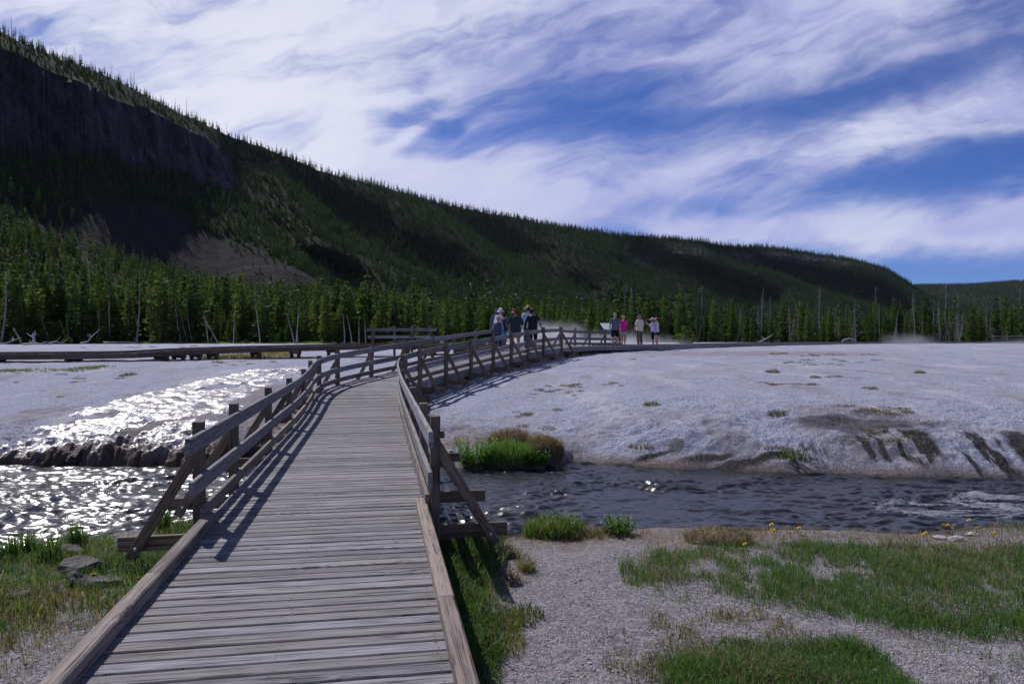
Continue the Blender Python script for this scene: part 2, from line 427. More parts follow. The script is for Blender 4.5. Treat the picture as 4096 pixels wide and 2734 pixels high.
def wfoam(X, Y):
    f = 1.0*np.exp(-((X-6.2)/1.4)**2-((Y-10.5)/.7)**2)+.9*np.exp(-((X-7.4)/.7)**2-((Y-11.4)/.35)**2)+.45*np.exp(-((X-.2)/1.2)**2-((Y-9.8)/.3)**2)
    f = f*(.55+.8*sst(.0, .35, (wz(X, Y)-ZW)*14))
    return np.clip(f, 0, 1), X*0, X*0
wm_ = lambda X, Y: (Y > near_edge(X)-.5) & (Y < far_edge(X)+.5)
tag(link('creek_water', grid_mesh('creek_water', np.concatenate([np.linspace(-14, -8, 170)[:-1], np.linspace(-8, 8.2, 640), np.linspace(8.2, 14, 130)[1:]]), np.linspace(6.0, 15.2, 470), wz, wm_, WATER, wfoam)), 'dark rippled creek running under the boardwalk with sun glints', kind='structure')
for sgn in (-1, 1):   # the creek goes on out of the picture
    xs = np.linspace(14, 45, 120)*sgn
    if sgn < 0: xs = xs[::-1]
    tag(link('creek_water', grid_mesh('creek_water', xs, np.linspace(4, 15.5, 90), lambda X, Y: X*0+ZW, wm_, WATER, lambda X, Y: (X*0, X*0, X*0))), 'smooth creek farther along its course', kind='structure')
# thin film of hot water running over the left terrace
RO = np.array([gpx(*p) for p in [(30,1800),(120,1735),(300,1640),(480,1595),(700,1545),(900,1500),(1050,1470),(1180,1448),(1290,1447),(1270,1475),(1150,1510),(1030,1560),(960,1620),(880,1690),(810,1760)]]+[(-5.35, 14.5), (-5.9, 13.7), (-10.2, 13.7)])
def inpoly(X, Y, poly):
    c = np.zeros(X.shape, bool); n = len(poly)
    for i in range(n):
        x0, y0 = poly[i]; x1, y1 = poly[(i+1) % n]
        if y0 == y1: continue
        c ^= ((y0 > Y) != (y1 > Y)) & (X < (x1-x0)*(Y-y0)/(y1-y0)+x0)
    return c
def ro_depth(X, Y):
    """how far inside the wet area, in metres; negative outside"""
    Xw = X+.35*fbm(X*1.4, Y*1.4, 4, 101); Yw = Y+.35*fbm(X*1.4, Y*1.4, 4, 104); d = np.full(X.shape, 9.)
    for (x0, y0), (x1, y1) in zip(RO, np.roll(RO, -1, 0)):
        L = (x1-x0)**2+(y1-y0)**2; t = np.clip(((Xw-x0)*(x1-x0)+(Yw-y0)*(y1-y0))/L, 0, 1); d = np.minimum(d, np.hypot(Xw-x0-t*(x1-x0), Yw-y0-t*(y1-y0)))
    return np.where(inpoly(Xw, Yw, RO), d, -d)
def ro_mask(X, Y): return (ro_depth(X, Y) > -.12) & (Y > far_edge(X)-.06)
def ro_z(X, Y):
    h = .030*vnoise(X*3.6+Y*.8, Y*5.2, 111)+.012*vnoise(X*9+Y*2, Y*11, 112)+.007*vnoise(X*21, Y*24, 113)
    isl = sst(.30, .42, fbm(X*.9-Y*.3, Y*.55, 4, 108))
    return zground(X, Y)+h+.045*sst(-.05, .25, ro_depth(X, Y))-.03-.085*isl+.03*sst(1.0, .2, Y-far_edge(X))
def ro_c(X, Y):
    t = Y-far_edge(X); return (sst(.9, .2, t+.55*fbm(X*1.8, Y*1.4, 4, 115)), X*0, X*0)
ys = np.concatenate([np.linspace(13.3, 16, 150), np.linspace(16.025, 27, 400)])
tag(link('shallow_water', grid_mesh('shallow_water', np.linspace(-11, -3.2, 330), ys, ro_z, ro_mask, RUNOFF, ro_c)), 'thin sheet of hot spring runoff glittering over brown mineral crust', kind='structure')
# ================================================================ boardwalks
def path(pts, step=.05):
    """polyline with rounded corners, resampled; returns arrays of points and headings"""
    p = np.array(pts, float)
    s = np.concatenate([[0], np.cumsum(np.linalg.norm(np.diff(p[:,:2], axis=0), axis=1))])
    q = np.arange(0, s[-1], step); o = np.stack([np.interp(q, s, p[:,k]) for k in range(3)], 1)
    k = int(.9/step); ker = np.ones(2*k+1)/(2*k+1)
    for _ in range(2):
        for c in range(3):
            e = np.concatenate([2*o[0,c]-o[k:0:-1,c], o[:,c], 2*o[-1,c]-o[-2:-k-2:-1,c]]); o[:,c] = np.convolve(e, ker, 'valid')
    d = np.gradient(o[:,:2], axis=0); d /= np.linalg.norm(d, axis=1)[:,None]
    s2 = np.concatenate([[0], np.cumsum(np.linalg.norm(np.diff(o[:,:2], axis=0), axis=1))])
    return o, d, s2
class Walk:
    def __init__(s, pts): s.o, s.d, s.s = path(pts); s.L = s.s[-1]
    def at(s, q, off=0.0, dz=0.0):
        x, y, z = (np.interp(q, s.s, s.o[:,k]) for k in range(3)); h = s.head(q)
        return Vector((x+h.y*off, y-h.x*off, z+dz))            # off > 0: right of the walking direction
    def head(s, q):
        h = Vector((np.interp(q, s.s, s.d[:,0]), np.interp(q, s.s, s.d[:,1]), 0)); return h.normalized()
    def slope(s, q):
        return (s.at(min(q+.1, s.L))-s.at(max(q-.1, 0))).normalized()
    def near(s, x, y): return float(s.s[np.argmin((s.o[:,0]-x)**2+(s.o[:,1]-y)**2)])
def deck(w, q0, q1, half, root, pitch=.1345, bw=.1185):
    L = Lumber(); q = q0
    while q < q1:
        t = w.slope(q); h = w.head(q); r = Vector((h.y, -h.x, 0)); up = r.cross(t).normalized()
        j = random.gauss(0, .0014); e0, e1 = (random.uniform(-.012, .012) for _ in '12')
        a = w.at(q, -half+e0, -.019+j); b = w.at(q, half+e1, -.019+j+random.gauss(0, .0015))
        tw = random.gauss(0, .0016)
        L.board([a+h*tw, (a+b)/2+Vector((0,0,random.gauss(0, .0012))), b-h*tw], bw+random.uniform(-.003, .003), .038, up=up, ch=.007); q += pitch
    o = L.build('deck', WOOD_DECK, root); bm = bmesh.new(); bm.from_mesh(o.data); o.data.materials.append(NAIL); off = root.matrix_basis.translation
    q = q0
    while q < min(q1, 22):                                   # pairs of nail heads over the three joists
        h = w.head(q)
        for s_ in (-half*.86, random.gauss(0, .01), half*.86):
            for e in (-.033, .034):
                c = w.at(q, s_+random.gauss(0, .006), .0016)-off+h*(e+random.gauss(0, .004)); rr = random.uniform(.0045, .0065)
                f = bm.faces.new([bm.verts.new((c.x+rr*math.cos(k*1.0472), c.y+rr*math.sin(k*1.0472), c.z)) for k in range(6)]); f.material_index = 1
        q += pitch
    bm.to_mesh(o.data); bm.free(); return o
def timber(w, q0, q1, off, dz, wd, ht, mat, name, root, step=.6, ch=.006, label=None):
    n = max(1, int((q1-q0)/step)); L = Lumber()
    L.board([w.at(q0+(q1-q0)*i/n, off, dz) for i in range(n+1)], wd, ht, ch=ch)
    o = L.build(name, mat, root)
    if label: o['label'] = label
    return o
def runs(q0, q1, n):
    e = [q0+(q1-q0)*i/n for i in range(n+1)]; return list(zip(e, e[1:]))
cx = lambda y: -1.8-.178*(y-7)
MAIN = Walk([(cx(-2.5),-2.5,0),(cx(7),7,0),(cx(15),15,.0),(cx(17.4),17.4,.09),(cx(19.4),19.4,.31),(-3.55,20.7,.43),(-2.05,24.1,.72),(.15,29.95,1.1),(1.35,33.5,1.17),(3.5,39.2,1.16),(5.4,42.7,1.1),(10.1,49.6,1.03),(18.9,62.6,1.0),(26.1,70.7,.96),(33.3,79.2,.93),(43.6,86.4,.88),(64.6,96.5,.82),(100,110,.8)])
mw = empty('boardwalk', (MAIN.at(0).x, MAIN.at(0).y, 0))
tag(mw, 'long weathered plank boardwalk from the foreground over the creek and away to the right', 'boardwalk')
qT = MAIN.near(1.35, 33.5); qJ = MAIN.near(10, 49.6)
deck(MAIN, .1, MAIN.L-.2, 1.0, mw)
qL1 = MAIN.near(-2.0, 6.9)
# curbs on the near, unrailed part
for off, brk, top in ((-.955, (qL1-4.1, qL1-1.75), WOOD_CURB), (.955, (qL1-5.2, qL1-2.55), WOOD_CURB)):
    e = [.1]+list(brk)+[qL1+(.05 if off < 0 else .28)]
    for a, b in zip(e, e[1:]): timber(MAIN, a+.003, b-.003, off, .05, .10, .098, top, 'curb', mw, ch=.010)
# side beams
for a, b in runs(.1, qJ, 16)+runs(qJ, MAIN.L-.2, 14):
    for off in (-.98, .98): timber(MAIN, a+.004, b-.004, off*1.03, -.125, .045, .21, WOOD_RAIL, 'side_beam', mw)
for a, b in runs(MAIN.near(5.4,42.7), MAIN.L-.2, 12):
    for off in (-.94, .94): timber(MAIN, a+.004, b-.004, off, .045, .09, .07, WOOD_CURB, 'curb', mw)
def support(w, q, half, root, zt=-.23):
    c = w.at(q); h = w.head(q); r = Vector((h.y, -h.x, 0)); L = Lumber()
    g = zg(c.x, c.y)
    for s in (-.72, .72):
        p = c+r*(s*half); gz = zg(p.x, p.y); top = c.z+zt-.14
        if top-gz > .02: L.board([Vector((p.x, p.y, max(gz-.15, -1.3))), Vector((p.x, p.y, top))], .15, .15, up=h)
    L.board([c-r*half*.98+Vector((0,0,zt-.07)), c+r*half*.98+Vector((0,0,zt-.07))], .14, .14)
    return L.build('support', WOOD_DARK, root)
for q in np.arange(4.2, MAIN.near(35, 80.5), 2.3): support(MAIN, float(q), 1.0, mw)

# ---------------------------------------------------------------- railings
def railing(w, qs, side, name, label, group, ext0=.6, ext1=.3, off=1.07, ht=.91, brace=True, kick=True, piece=2, root=None, foot=()):
    """posts at the arc positions qs on one side (+1 right, -1 left) of the walk"""
    p0 = w.at(qs[0], side*off); rt = empty(name, p0); tag(rt, label, 'railing', group)
    rnd = random.Random(len(label))
    for i, q in enumerate(qs):
        c = w.at(q, side*off); h = w.head(q); out = Vector((h.y, -h.x, 0))*side
        gz = zg(c.x, c.y); zb = max(gz-.12, c.z-.95) if gz > -.7 else c.z-.34
        L = Lumber(); lean = Vector((rnd.gauss(0, .006), rnd.gauss(0, .006), 0))
        L.board([Vector((c.x, c.y, min(zb, c.z-.3))), Vector((c.x, c.y, c.z+ht+rnd.uniform(-.01, .02)))+lean], .118, .092, up=out, ch=.008)
        po = L.build('post', WOOD_POST, rt)
        if i in foot:
            L = Lumber(); L.board([Vector((c.x, c.y, gz-.1)), Vector((c.x, c.y, gz+.07))], .2, .22, up=out); L.build('footing', CONC, rt)
        if brace:
            L = Lumber(); zo = c.z-.20; o0 = c-out*.5; o1 = c+out*.72
            L.board([Vector((o0.x, o0.y, zo))+h*.075, Vector((o1.x, o1.y, zo))+h*.075], .045, .135); L.build('outrigger', WOOD_POST, rt)
            L = Lumber(); a = c+out*.045; bq = c+out*.60
            a = Vector((a.x, a.y, c.z+.60))-h*.0; bq = Vector((bq.x, bq.y, zo-.12))
            L.board([a+(a-bq)*.02, bq], .095, .046, up=h, side=(bq-a).cross(h).normalized(), ch=.006); br = L.build('brace', WOOD_POST, rt)
            if i < 3:
                bm = bmesh.new(); bmesh.ops.create_uvsphere(bm, u_segments=10, v_segments=6, radius=.016)
                me = D.meshes.new('bolt'); bm.to_mesh(me); bm.free(); me.materials.append(BOLT)
                pp = bq+(a-bq)*.11-h*.05-p0; link('bolt', me, br, loc=pp)
    e = [qs[0]-ext0]+[q for k, q in enumerate(qs[1:-1]) if k % piece == piece-1]+[qs[-1]+ext1]
    inner = side*(off-.046-.021)
    for nm, z, hh in (('top_rail', .775, .145), ('middle_rail', .40, .14))+((('kick_rail', .125, .115),) if kick else ()):
        sh = rnd.uniform(-.2, .2) if nm != 'top_rail' else 0
        for k, (a, b) in enumerate(zip(e, e[1:])):
            aa = a+(sh if k else (0 if nm == 'top_rail' else (.10 if nm == 'middle_rail' else .52))); bb = b+(sh if k < len(e)-2 else 0)
            n = max(2, int((bb-aa)/.45)); L = Lumber()
            L.board([w.at(aa+.003+(bb-aa-.006)*i/n, inner, z) for i in range(n+1)], .042, hh, ch=.006)
            L.build(nm, WOOD_RAIL if nm != 'kick_rail' else WOOD_CURB, rt)
    return rt
qa = [MAIN.near(x, y) for x, y in [(-2.77,6.9),(-3.06,8.5),(-3.6,11.2),(-4.05,13.7),(-4.5,16.3),(-4.8,18.0),(-4.95,19.2),(-4.5,20.3),(-3.9,21.9),(-3.3,23.7),(-2.67,25.4),(-2.03,27.1),(-1.36,28.9),(-.6,30.8)]]
railing(MAIN, qa, -1, 'railing', 'long grey wooden railing along the left side of the plank bridge', 'railings of the boardwalk', .72, .2, foot=(8,9,10,11))
qb = [MAIN.near(x, y) for x, y in [(-.77,7.2),(-1.03,8.7),(-1.53,11.5),(-2.0,14.2),(-2.4,16.5),(-2.67,18.0),(-2.85,19.1),(-2.6,20.4),(-2.06,21.8),(-1.4,23.3),(-.74,24.9),(-.1,26.5),(.545,28.1),(1.19,29.9),(1.95,32.6)]]
railing(MAIN, qb, 1, 'railing', 'long braced wooden railing along the right side of the plank bridge', 'railings of the boardwalk', .55, .06, foot=(8,9,10,11,12,13,14))
qc = list(np.linspace(MAIN.near(2.5,39.6), MAIN.near(6.8,46.4), 5))
railing(MAIN, qc, -1, 'railing', 'short railing in front of the steam behind the man in the grey shirt', 'railings of the boardwalk', .0, .1, ht=.98)
# ---------------------------------------------------------------- second boardwalk, left
def edge(pts, w=.95):
    p = [Vector(x) for x in pts]; o = []
    for i, a in enumerate(p):
        t = p[min(i+1, len(p)-1)]-p[max(i-1, 0)]; t.z = 0; t.normalize(); o.append((a.x-t.y*w, a.y+t.x*w, a.z))
    return o
LEFT = Walk(edge([(-34,29.0,.86),(-21.2,31.0,.915),(-16.5,32,.93),(-14.5,33.8,1.05),(-12.4,35.3,1.11),(-7.4,38.3,1.22),(-4.2,38.2,1.22),(-1.5,36.0,1.2),(1.2,33.9,1.17)]))
lw = empty('boardwalk', (LEFT.at(0).x, LEFT.at(0).y, 0)); tag(lw, 'low dark boardwalk without railing crossing the white flat on the left', 'boardwalk')
deck(LEFT, .1, LEFT.L-.6, .92, lw)
for a, b in runs(.1, LEFT.L-1.0, 13):
    for off in (-.95, .95): timber(LEFT, a+.004, b-.004, off, -.125, .05, .2, WOOD_DARK, 'side_beam', lw)
    for off in (-.88, .88): timber(LEFT, a+.004, b-.004, off, .04, .09, .07, WOOD_DARK, 'curb', lw)
for q in np.concatenate([np.arange(3, LEFT.near(-16.5,33), 3.1), np.arange(LEFT.near(-15.5,33.5), LEFT.near(-13.5,35.5), .75), np.arange(LEFT.near(-12.5,36.5), LEFT.L-2.2, 1.9)]):
    support(LEFT, float(q), .92, lw, -.22)
qd = [LEFT.near(x, y) for x, y in [(-7.2,39.2),(-4.95,39.4)]]
pr = railing(LEFT, [LEFT.near(-7.2,39.0), LEFT.near(-5.0,39.2)], 1, 'railing', 'near rail of the small viewing platform where the left boardwalk bends', 'railings of the viewing platform', .45, 1.25, off=1.02, ht=1.0, brace=True, kick=False)
pr2 = railing(LEFT, [LEFT.near(-6.3,41.0), LEFT.near(-4.2,41.0)], -1, 'railing', 'rear rail of the small viewing platform before the pines', 'railings of the viewing platform', .5, .3, off=1.0, ht=.98, brace=False, kick=True)
qe = list(np.linspace(MAIN.near(62.2,95.5), MAIN.near(70,99), 4))
railing(MAIN, qe, -1, 'railing', 'dark railing far off at the right edge of the picture', 'railings of the boardwalk', .1, .2, ht=1.0, brace=False)
# ================================================================ camera, sun, sky
cam = D.objects.new('camera', D.cameras.new('camera')); COL.objects.link(cam); SC.camera = cam
cam.data.sensor_width = 36; cam.data.lens = 36*F/4096; cam.data.clip_end = 20000; cam.data.clip_start = .05
cam.location = (0, 0, EYE); cam.rotation_euler = (R(90)-math.atan(26/F), 0, 0)
SC.render.resolution_x, SC.render.resolution_y = 1024, 683
AZ, EL = R(-42.5), R(49)                  # sun: left of ahead, high
sd = Vector((math.sin(AZ)*math.cos(EL), math.cos(AZ)*math.cos(EL), math.sin(EL)))
sl = D.lights.new('sun', 'SUN'); sl.energy = 4.3; sl.angle = R(.55); sl.color = (1, .965, .94)
so = D.objects.new('sun', sl); COL.objects.link(so); so.rotation_euler = sd.to_track_quat('Z', 'Y').to_euler(); so.location = sd*50
def sky():
    w = D.worlds.new('World'); SC.world = w; w.use_nodes = True; nt = w.node_tree
    bg = nt.nodes['Background']
    s = nt.nodes.new('ShaderNodeTexSky'); s.sky_type = 'NISHITA'; s.sun_disc = False
    s.sun_elevation = EL; s.sun_rotation = AZ % (2*math.pi); s.altitude = 2200; s.air_density = 1.0; s.dust_density = .3; s.ozone_density = 2.0
    sk = E(nt, s.outputs[0])
    dx, dy, dz = xyz(texco(nt, 'Generated'))
    ay = dy.abs().max(.12); u = dx/ay; v = dz/ay                    # where a far cloud stands: bearing and height over the hills
    az = (dz.max(0)+.10); q = vec(nt, dx/az, dy/az, 0.0)            # the cloud layer seen in perspective
    # wisps, stretched along the wind
    th = .27
    a = u*math.cos(th)+v*math.sin(th); c = v*math.cos(th)-u*math.sin(th)
    w1 = noise(vec(nt, a*1.6, c*3.5, 3.0), 2.2, 4, .55)
    w2 = noise(vec(nt, a*1.6+7.0, c*3.5, 9.0), 2.2, 4, .55)
    aa = a+(w1-.5)*.34; cc = c+(w2-.5)*.16
    n1 = noise(vec(nt, aa*2.0, cc*9, 0.0), 1.5, 7, .58)
    n2 = noise(vec(nt, aa*5+cc*4, cc*22, 4.0), 1.6, 6, .62)
    n3 = noise(vec(nt, a*3.6+w2*1.4, c*6.0+w1*1.4, 2.0), 1.3, 5, .55)
    n4 = noise(vec(nt, a*1.3+5.0, c*2.6+w1*.5, 6.0), 1.7, 3, .5)
    uu = u+(w2-.5)*.12; vv = v+(w1-.5)*.085
    vT = uu*uu*.06+uu*.135+.258
    vB = (uu*uu*.10)+uu*.205+.139
    veil = (vv-vT).step(-.045, .11)*(v.step(1.15, .52)*.75+.25)  # cloud veil thinned overhead, out of view, to lower the ambient light
    bw = (uu*.045+.024).max(.013)
    band = ((vv-vB)/bw).gauss()*uu.step(-.15, .12)
    lb = ((vv-(uu*.035+.128))/((uu*.055+.010).max(.012))).gauss()*uu.step(.02, .28)
    rise = ((vv-(uu*.40-.090))/.022).gauss()*uu.step(.50, .62)*.6
    left = uu.step(.16, -.30)*vv.step(.10, .16)*v.step(.75, .45)
    mid = (vv-vB).step(-.01, .03)*(vT-vv).step(-.02, .03)*uu.step(.50, .02)
    low = ((vv-(uu*-.17+.187))/.024).gauss()*uu.step(.20, .02)*.9
    arc = ((vv-(uu*.45+.33))/.012).gauss()*uu.step(-.32, -.20)*uu.step(.0, -.10)*.5
    puff = (((u+.215)/.035).sq()+((v-.265)/.035).sq()*1.0)
    puff = (puff*-1)._m('EXPONENT')*.5
    base = veil*(uu.step(-.3, .5)*.30+.58)+band*.95+lb*1.0+rise+left*.32+mid*.70+low*.7+arc+puff
    dens = base*(n1*.9+.38)+(n1-.5)*1.05*(base+.22).min(1.0)+(n2-.5)*.55*(base+.10).min(1.0)+(n3-.5)*.62*base+(n4-.5)*.65*veil
    dens = dens.step(.06, .92)
    lum = (n3*.7+n4*.7+n1*.3-.34+left*.2).step(.22, .85)
    cl_hi = mix(lum, (.38, .42, .79), (.80, .82, 1.0))
    tone = 11.5
    skt = mix(1.0, sk, (.40, .58, 1.12), 'MULTIPLY')
    cl = mix(1.0, cl_hi, (tone, tone, tone), 'MULTIPLY')
    glow = ((uu+.45).sq()+((vv-.33)*1.4).sq())
    cl = mix((glow*-7.0)._m('EXPONENT')*.42, cl, (12.2, 12.2, 12.8))
    col = mix((dens*.93).clamp(), skt, cl)
    nt.links.new(col.s, bg.inputs[0]); bg.inputs[1].default_value = .072
sky()
vs = SC.view_settings; vs.view_transform = 'Standard'; vs.look = 'None'; vs.exposure = .12; vs.gamma = 1
SC.cycles.max_bounces = 6; SC.cycles.transparent_max_bounces = 12; SC.cycles.volume_bounces = 0
SC.cycles.use_denoising = True
# ================================================================ valley wall
def zz(py, Y): return EYE+(CY-py)/F*Y
COLS = []   # bearing, then knots (distance, height): foot, wood top, scree top, cliff top, rim
def colk(px, *k): COLS.append(((px-CX)/F, [(Y, zz(y, Y)) for (y, Y) in k]))
COLS.append(((-2600-CX)/F, [(230,40),(300,92),(330,175),(370,205)]))
colk(-700, (800,275),(470,340),(30,362),(-60,405))
colk(0, (900,330),(600,400),(190,426),(118,470))
colk(400, (1010,370),(655,455),(355,486),(292,535))
colk(800, (1110,450),(745,590),(550,628),(490,680))
colk(880, (1120,460),(760,620),(595,665),(525,710))
colk(940, (1130,450),(790,640),(650,715),(560,755))
colk(1100, (1160,420),(950,600),(705,780),(612,820))
colk(1500, (1200,520),(1050,700),(850,900),(742,990))
colk(2000, (1250,700),(1110,930),(965,1130),(860,1240))
colk(2300, (1270,850),(1130,1080),(990,1290),(915,1392))
colk(2700, (1290,1000),(1170,1260),(1015,1490),(962,1560))
colk(3100, (1305,1150),(1180,1450),(1050,1660),(993,1709))
colk(3400, (1310,1250),(1195,1600),(1072,1860),(1036,1900))
colk(3540, (1315,1300),(1215,1650),(1105,1890),(1072,1930))
colk(3620, (1317,1300),(1235,1650),(1150,1880),(1122,1930))
colk(3700, (1320,1300),(1255,1650),(1195,1850),(1176,1930))
colk(3800, (1324,1300),(1280,1620),(1235,1820),(1212,1930))
colk(4100, (1335,1300),(1318,1600),(1305,1800),(1296,1930))
COLS.append((1.4, [(1300,1),(1600,1.5),(1800,2),(1930,2)]))
CU = np.array([c[0] for c in COLS]); CK = np.array([c[1] for c in COLS])     # n,4,2
SK = np.array([0, .10, .30, .60, .84, .93, 1.0])
def hill_at(u, s, detail=True):
    """u = bearing (X/Y), s = 0 at the valley edge .. 0.93 rim .. 1 far back on the plateau"""
    u = np.asarray(u, float); s = np.asarray(s, float)
    K = np.stack([[np.interp(u, CU, CK[:,i,j]) for j in range(2)] for i in range(4)])   # 4,2,...
    Ya = [np.full(u.shape, 108.), 108+(K[0,0]-108)*.5, K[0,0], K[1,0], K[2,0], K[3,0], K[3,0]+420]
    Za = [np.full(u.shape, .35), K[0,1]*.16+.4, K[0,1], K[1,1], K[2,1], K[3,1], K[3,1]-4]
    Y = np.zeros(u.shape); Z = np.zeros(u.shape)
    for i in range(6):
        m = (s >= SK[i]) & (s <= SK[i+1]); f = (s-SK[i])/(SK[i+1]-SK[i])
        Y = np.where(m, Ya[i]+(Ya[i+1]-Ya[i])*f, Y); Z = np.where(m, Za[i]+(Za[i+1]-Za[i])*f, Z)
    if detail:
        px = u*F+CX
        rk, sc = hill_zone(u, s)
        ph = (px-620*(.93-s)/.63-100)/(430.0+.03*px)
        amp = sst(.12, .42, s)*sst(.95, .80, s)*sst(980, 1350, px)*sst(3900, 3500, px)
        sp = np.cos(2*math.pi*(ph+.55*fbm(u*2.6, s*1.8, 3, 205)))
        sp = np.sign(sp)*np.abs(sp)**.8
        Y = Y-amp*sp*(.046*Y)*(.65+.8*fbm(u*3.1+4, s*1.5, 3, 207))
        Z = Z+amp*sp*5.5
        X = u*Y
        n = fbm(X*.012, Y*.012, 5, 211); n2 = fbm(X*.05, Y*.05, 4, 214)
        e = sst(.08, .3, s)
        Z = Z+e*(n*5.0+n2*1.6)*sst(1.0, .93, s)+.3*n2
        arc = u*1800
        cn = fbm(arc*.020, s*3.0, 5, 221)*9+np.abs(fbm(arc*.10, s*1.2, 4, 227))*7-3
        ledge = fbm(arc*.02, s*26, 4, 231)*2.5
        Y = Y-rk*(cn+ledge)
        Y = Y+rk*0
    return u*Y, Y, Z
def hill_zone(u, s):
    px = u*F+CX
    wig = .05*fbm(u*11, s*2, 4, 241)
    rk = sst(955, 905, px+60*fbm(s*9, u*3, 3, 243))*sst(.585, .62, s+wig)*sst(.845, .825, s+wig*.3)
    r2 = sst(2450, 2950, px)*sst(3780, 3640, px)*sst(.80, .835, s+wig)*sst(.915, .895, s)*.8
    r3 = np.exp(-((px-2560)/70)**2)*sst(.72, .76, s+wig)*sst(.86, .82, s)*.9
    rk = np.maximum(rk, np.maximum(r2, r3)*sst(-.35, .15, fbm(u*14, s*6, 4, 245)))
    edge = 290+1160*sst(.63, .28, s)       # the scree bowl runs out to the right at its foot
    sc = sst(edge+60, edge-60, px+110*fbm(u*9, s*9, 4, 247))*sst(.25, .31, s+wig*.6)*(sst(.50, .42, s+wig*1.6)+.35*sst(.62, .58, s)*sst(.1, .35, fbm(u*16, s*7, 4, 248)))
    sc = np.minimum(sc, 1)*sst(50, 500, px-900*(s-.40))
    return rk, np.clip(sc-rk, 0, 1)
def build_hill():
    us = np.concatenate([np.linspace(-1.55, -.72, 60)[:-1], np.linspace(-.72, .75, 900), np.linspace(.75, 1.35, 40)[1:]])
    ss = np.concatenate([np.linspace(0, .3, 110)[:-1], np.linspace(.3, .6, 130)[:-1], np.linspace(.6, .93, 200)[:-1], np.linspace(.93, 1, 25)])
    U, S = np.meshgrid(us, ss); X, Y, Z = hill_at(U, S); n, m = X.shape
    rk, sc = hill_zone(U, S)
    ap = sst(.12, .02, S)*sst(.35, -.1, U)*sst(-.1, .3, fbm(X*.08, Y*.08, 3, 251))
    px = U*F+CX
    glade = np.exp(-((px-1440)/90)**2-((S-.36)/.05)**2)*sst(-.2, .3, fbm(X*.03, Y*.03, 3, 253))
    i = (np.arange(n-1)[:,None]*m+np.arange(m-1)[None,:]).ravel()
    q = np.stack([i, i+1, i+m+1, i+m], 1)
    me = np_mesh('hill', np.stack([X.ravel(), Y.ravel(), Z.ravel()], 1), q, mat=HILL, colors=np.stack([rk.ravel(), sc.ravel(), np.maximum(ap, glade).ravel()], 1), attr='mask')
    tag(link('hill', me), 'steep dark valley wall with a cliff band and scree under a wooded rim', kind='structure')
build_hill()
# low hills closing the valley, far right
def far_at(px, f):
    u = (np.asarray(px, float)-CX)/F; Y = 2300+1500*np.asarray(f, float)
    crest = np.interp(px, [2200,3000,3560,3680,3900,4050,4200,4700,6500], [1290,1230,1165,1150,1146,1136,1130,1120,1150])
    top = zz(crest, 3800.0)
    Z = top*np.sin(np.clip(f, 0, 1.0)*math.pi/2)**1.15*(1+.0*f)+14*fbm(u*14, f*5, 5, 261)*np.sin(np.clip(f, 0, 1)*math.pi)
    Z = np.where(f > 1, top-(f-1)*60, Z)
    return u*Y, Y, Z
def build_far():
    p = np.linspace(2600, 6000, 260); f = np.linspace(-.02, 1.5, 90); Pp, Ff = np.meshgrid(p, f); X, Y, Z = far_at(Pp, Ff); n, m = X.shape
    i = (np.arange(n-1)[:,None]*m+np.arange(m-1)[None,:]).ravel(); q = np.stack([i, i+1, i+m+1, i+m], 1)
    cl = np.stack([Z.ravel()*0, sst(.2, .5, fbm(X*.004, Y*.004, 4, 263)).ravel()*.5, Z.ravel()*0], 1)
    tag(link('distant_hill', np_mesh('distant_hill', np.stack([X.ravel(), Y.ravel(), Z.ravel()], 1), q, mat=HILL, colors=cl, attr='mask')), 'low wooded hill closing the valley on the right', kind='structure')
build_far()
# the valley floor beyond, to the horizon
def plain_floor():
    a = np.linspace(-math.pi, math.pi, 97); r = np.array([140, 400, 1200, 4000, 9000.])
    A, Q = np.meshgrid(a, r); n, m = A.shape; i = (np.arange(n-1)[:,None]*m+np.arange(m-1)[None,:]).ravel()
    q = np.stack([i+m, i+m+1, i+1, i], 1)
    z = np.full(A.shape, -.75); cl = np.stack([z.ravel()*0]*2+[z.ravel()*0+.2], 1)
    tag(link('valley_floor', np_mesh('valley_floor', np.stack([(Q*np.sin(A)).ravel(), (Q*np.cos(A)).ravel(), z.ravel()], 1), q, mat=HILL, colors=cl, attr='mask')), 'flat valley floor running to the horizon', kind='structure')
plain_floor()
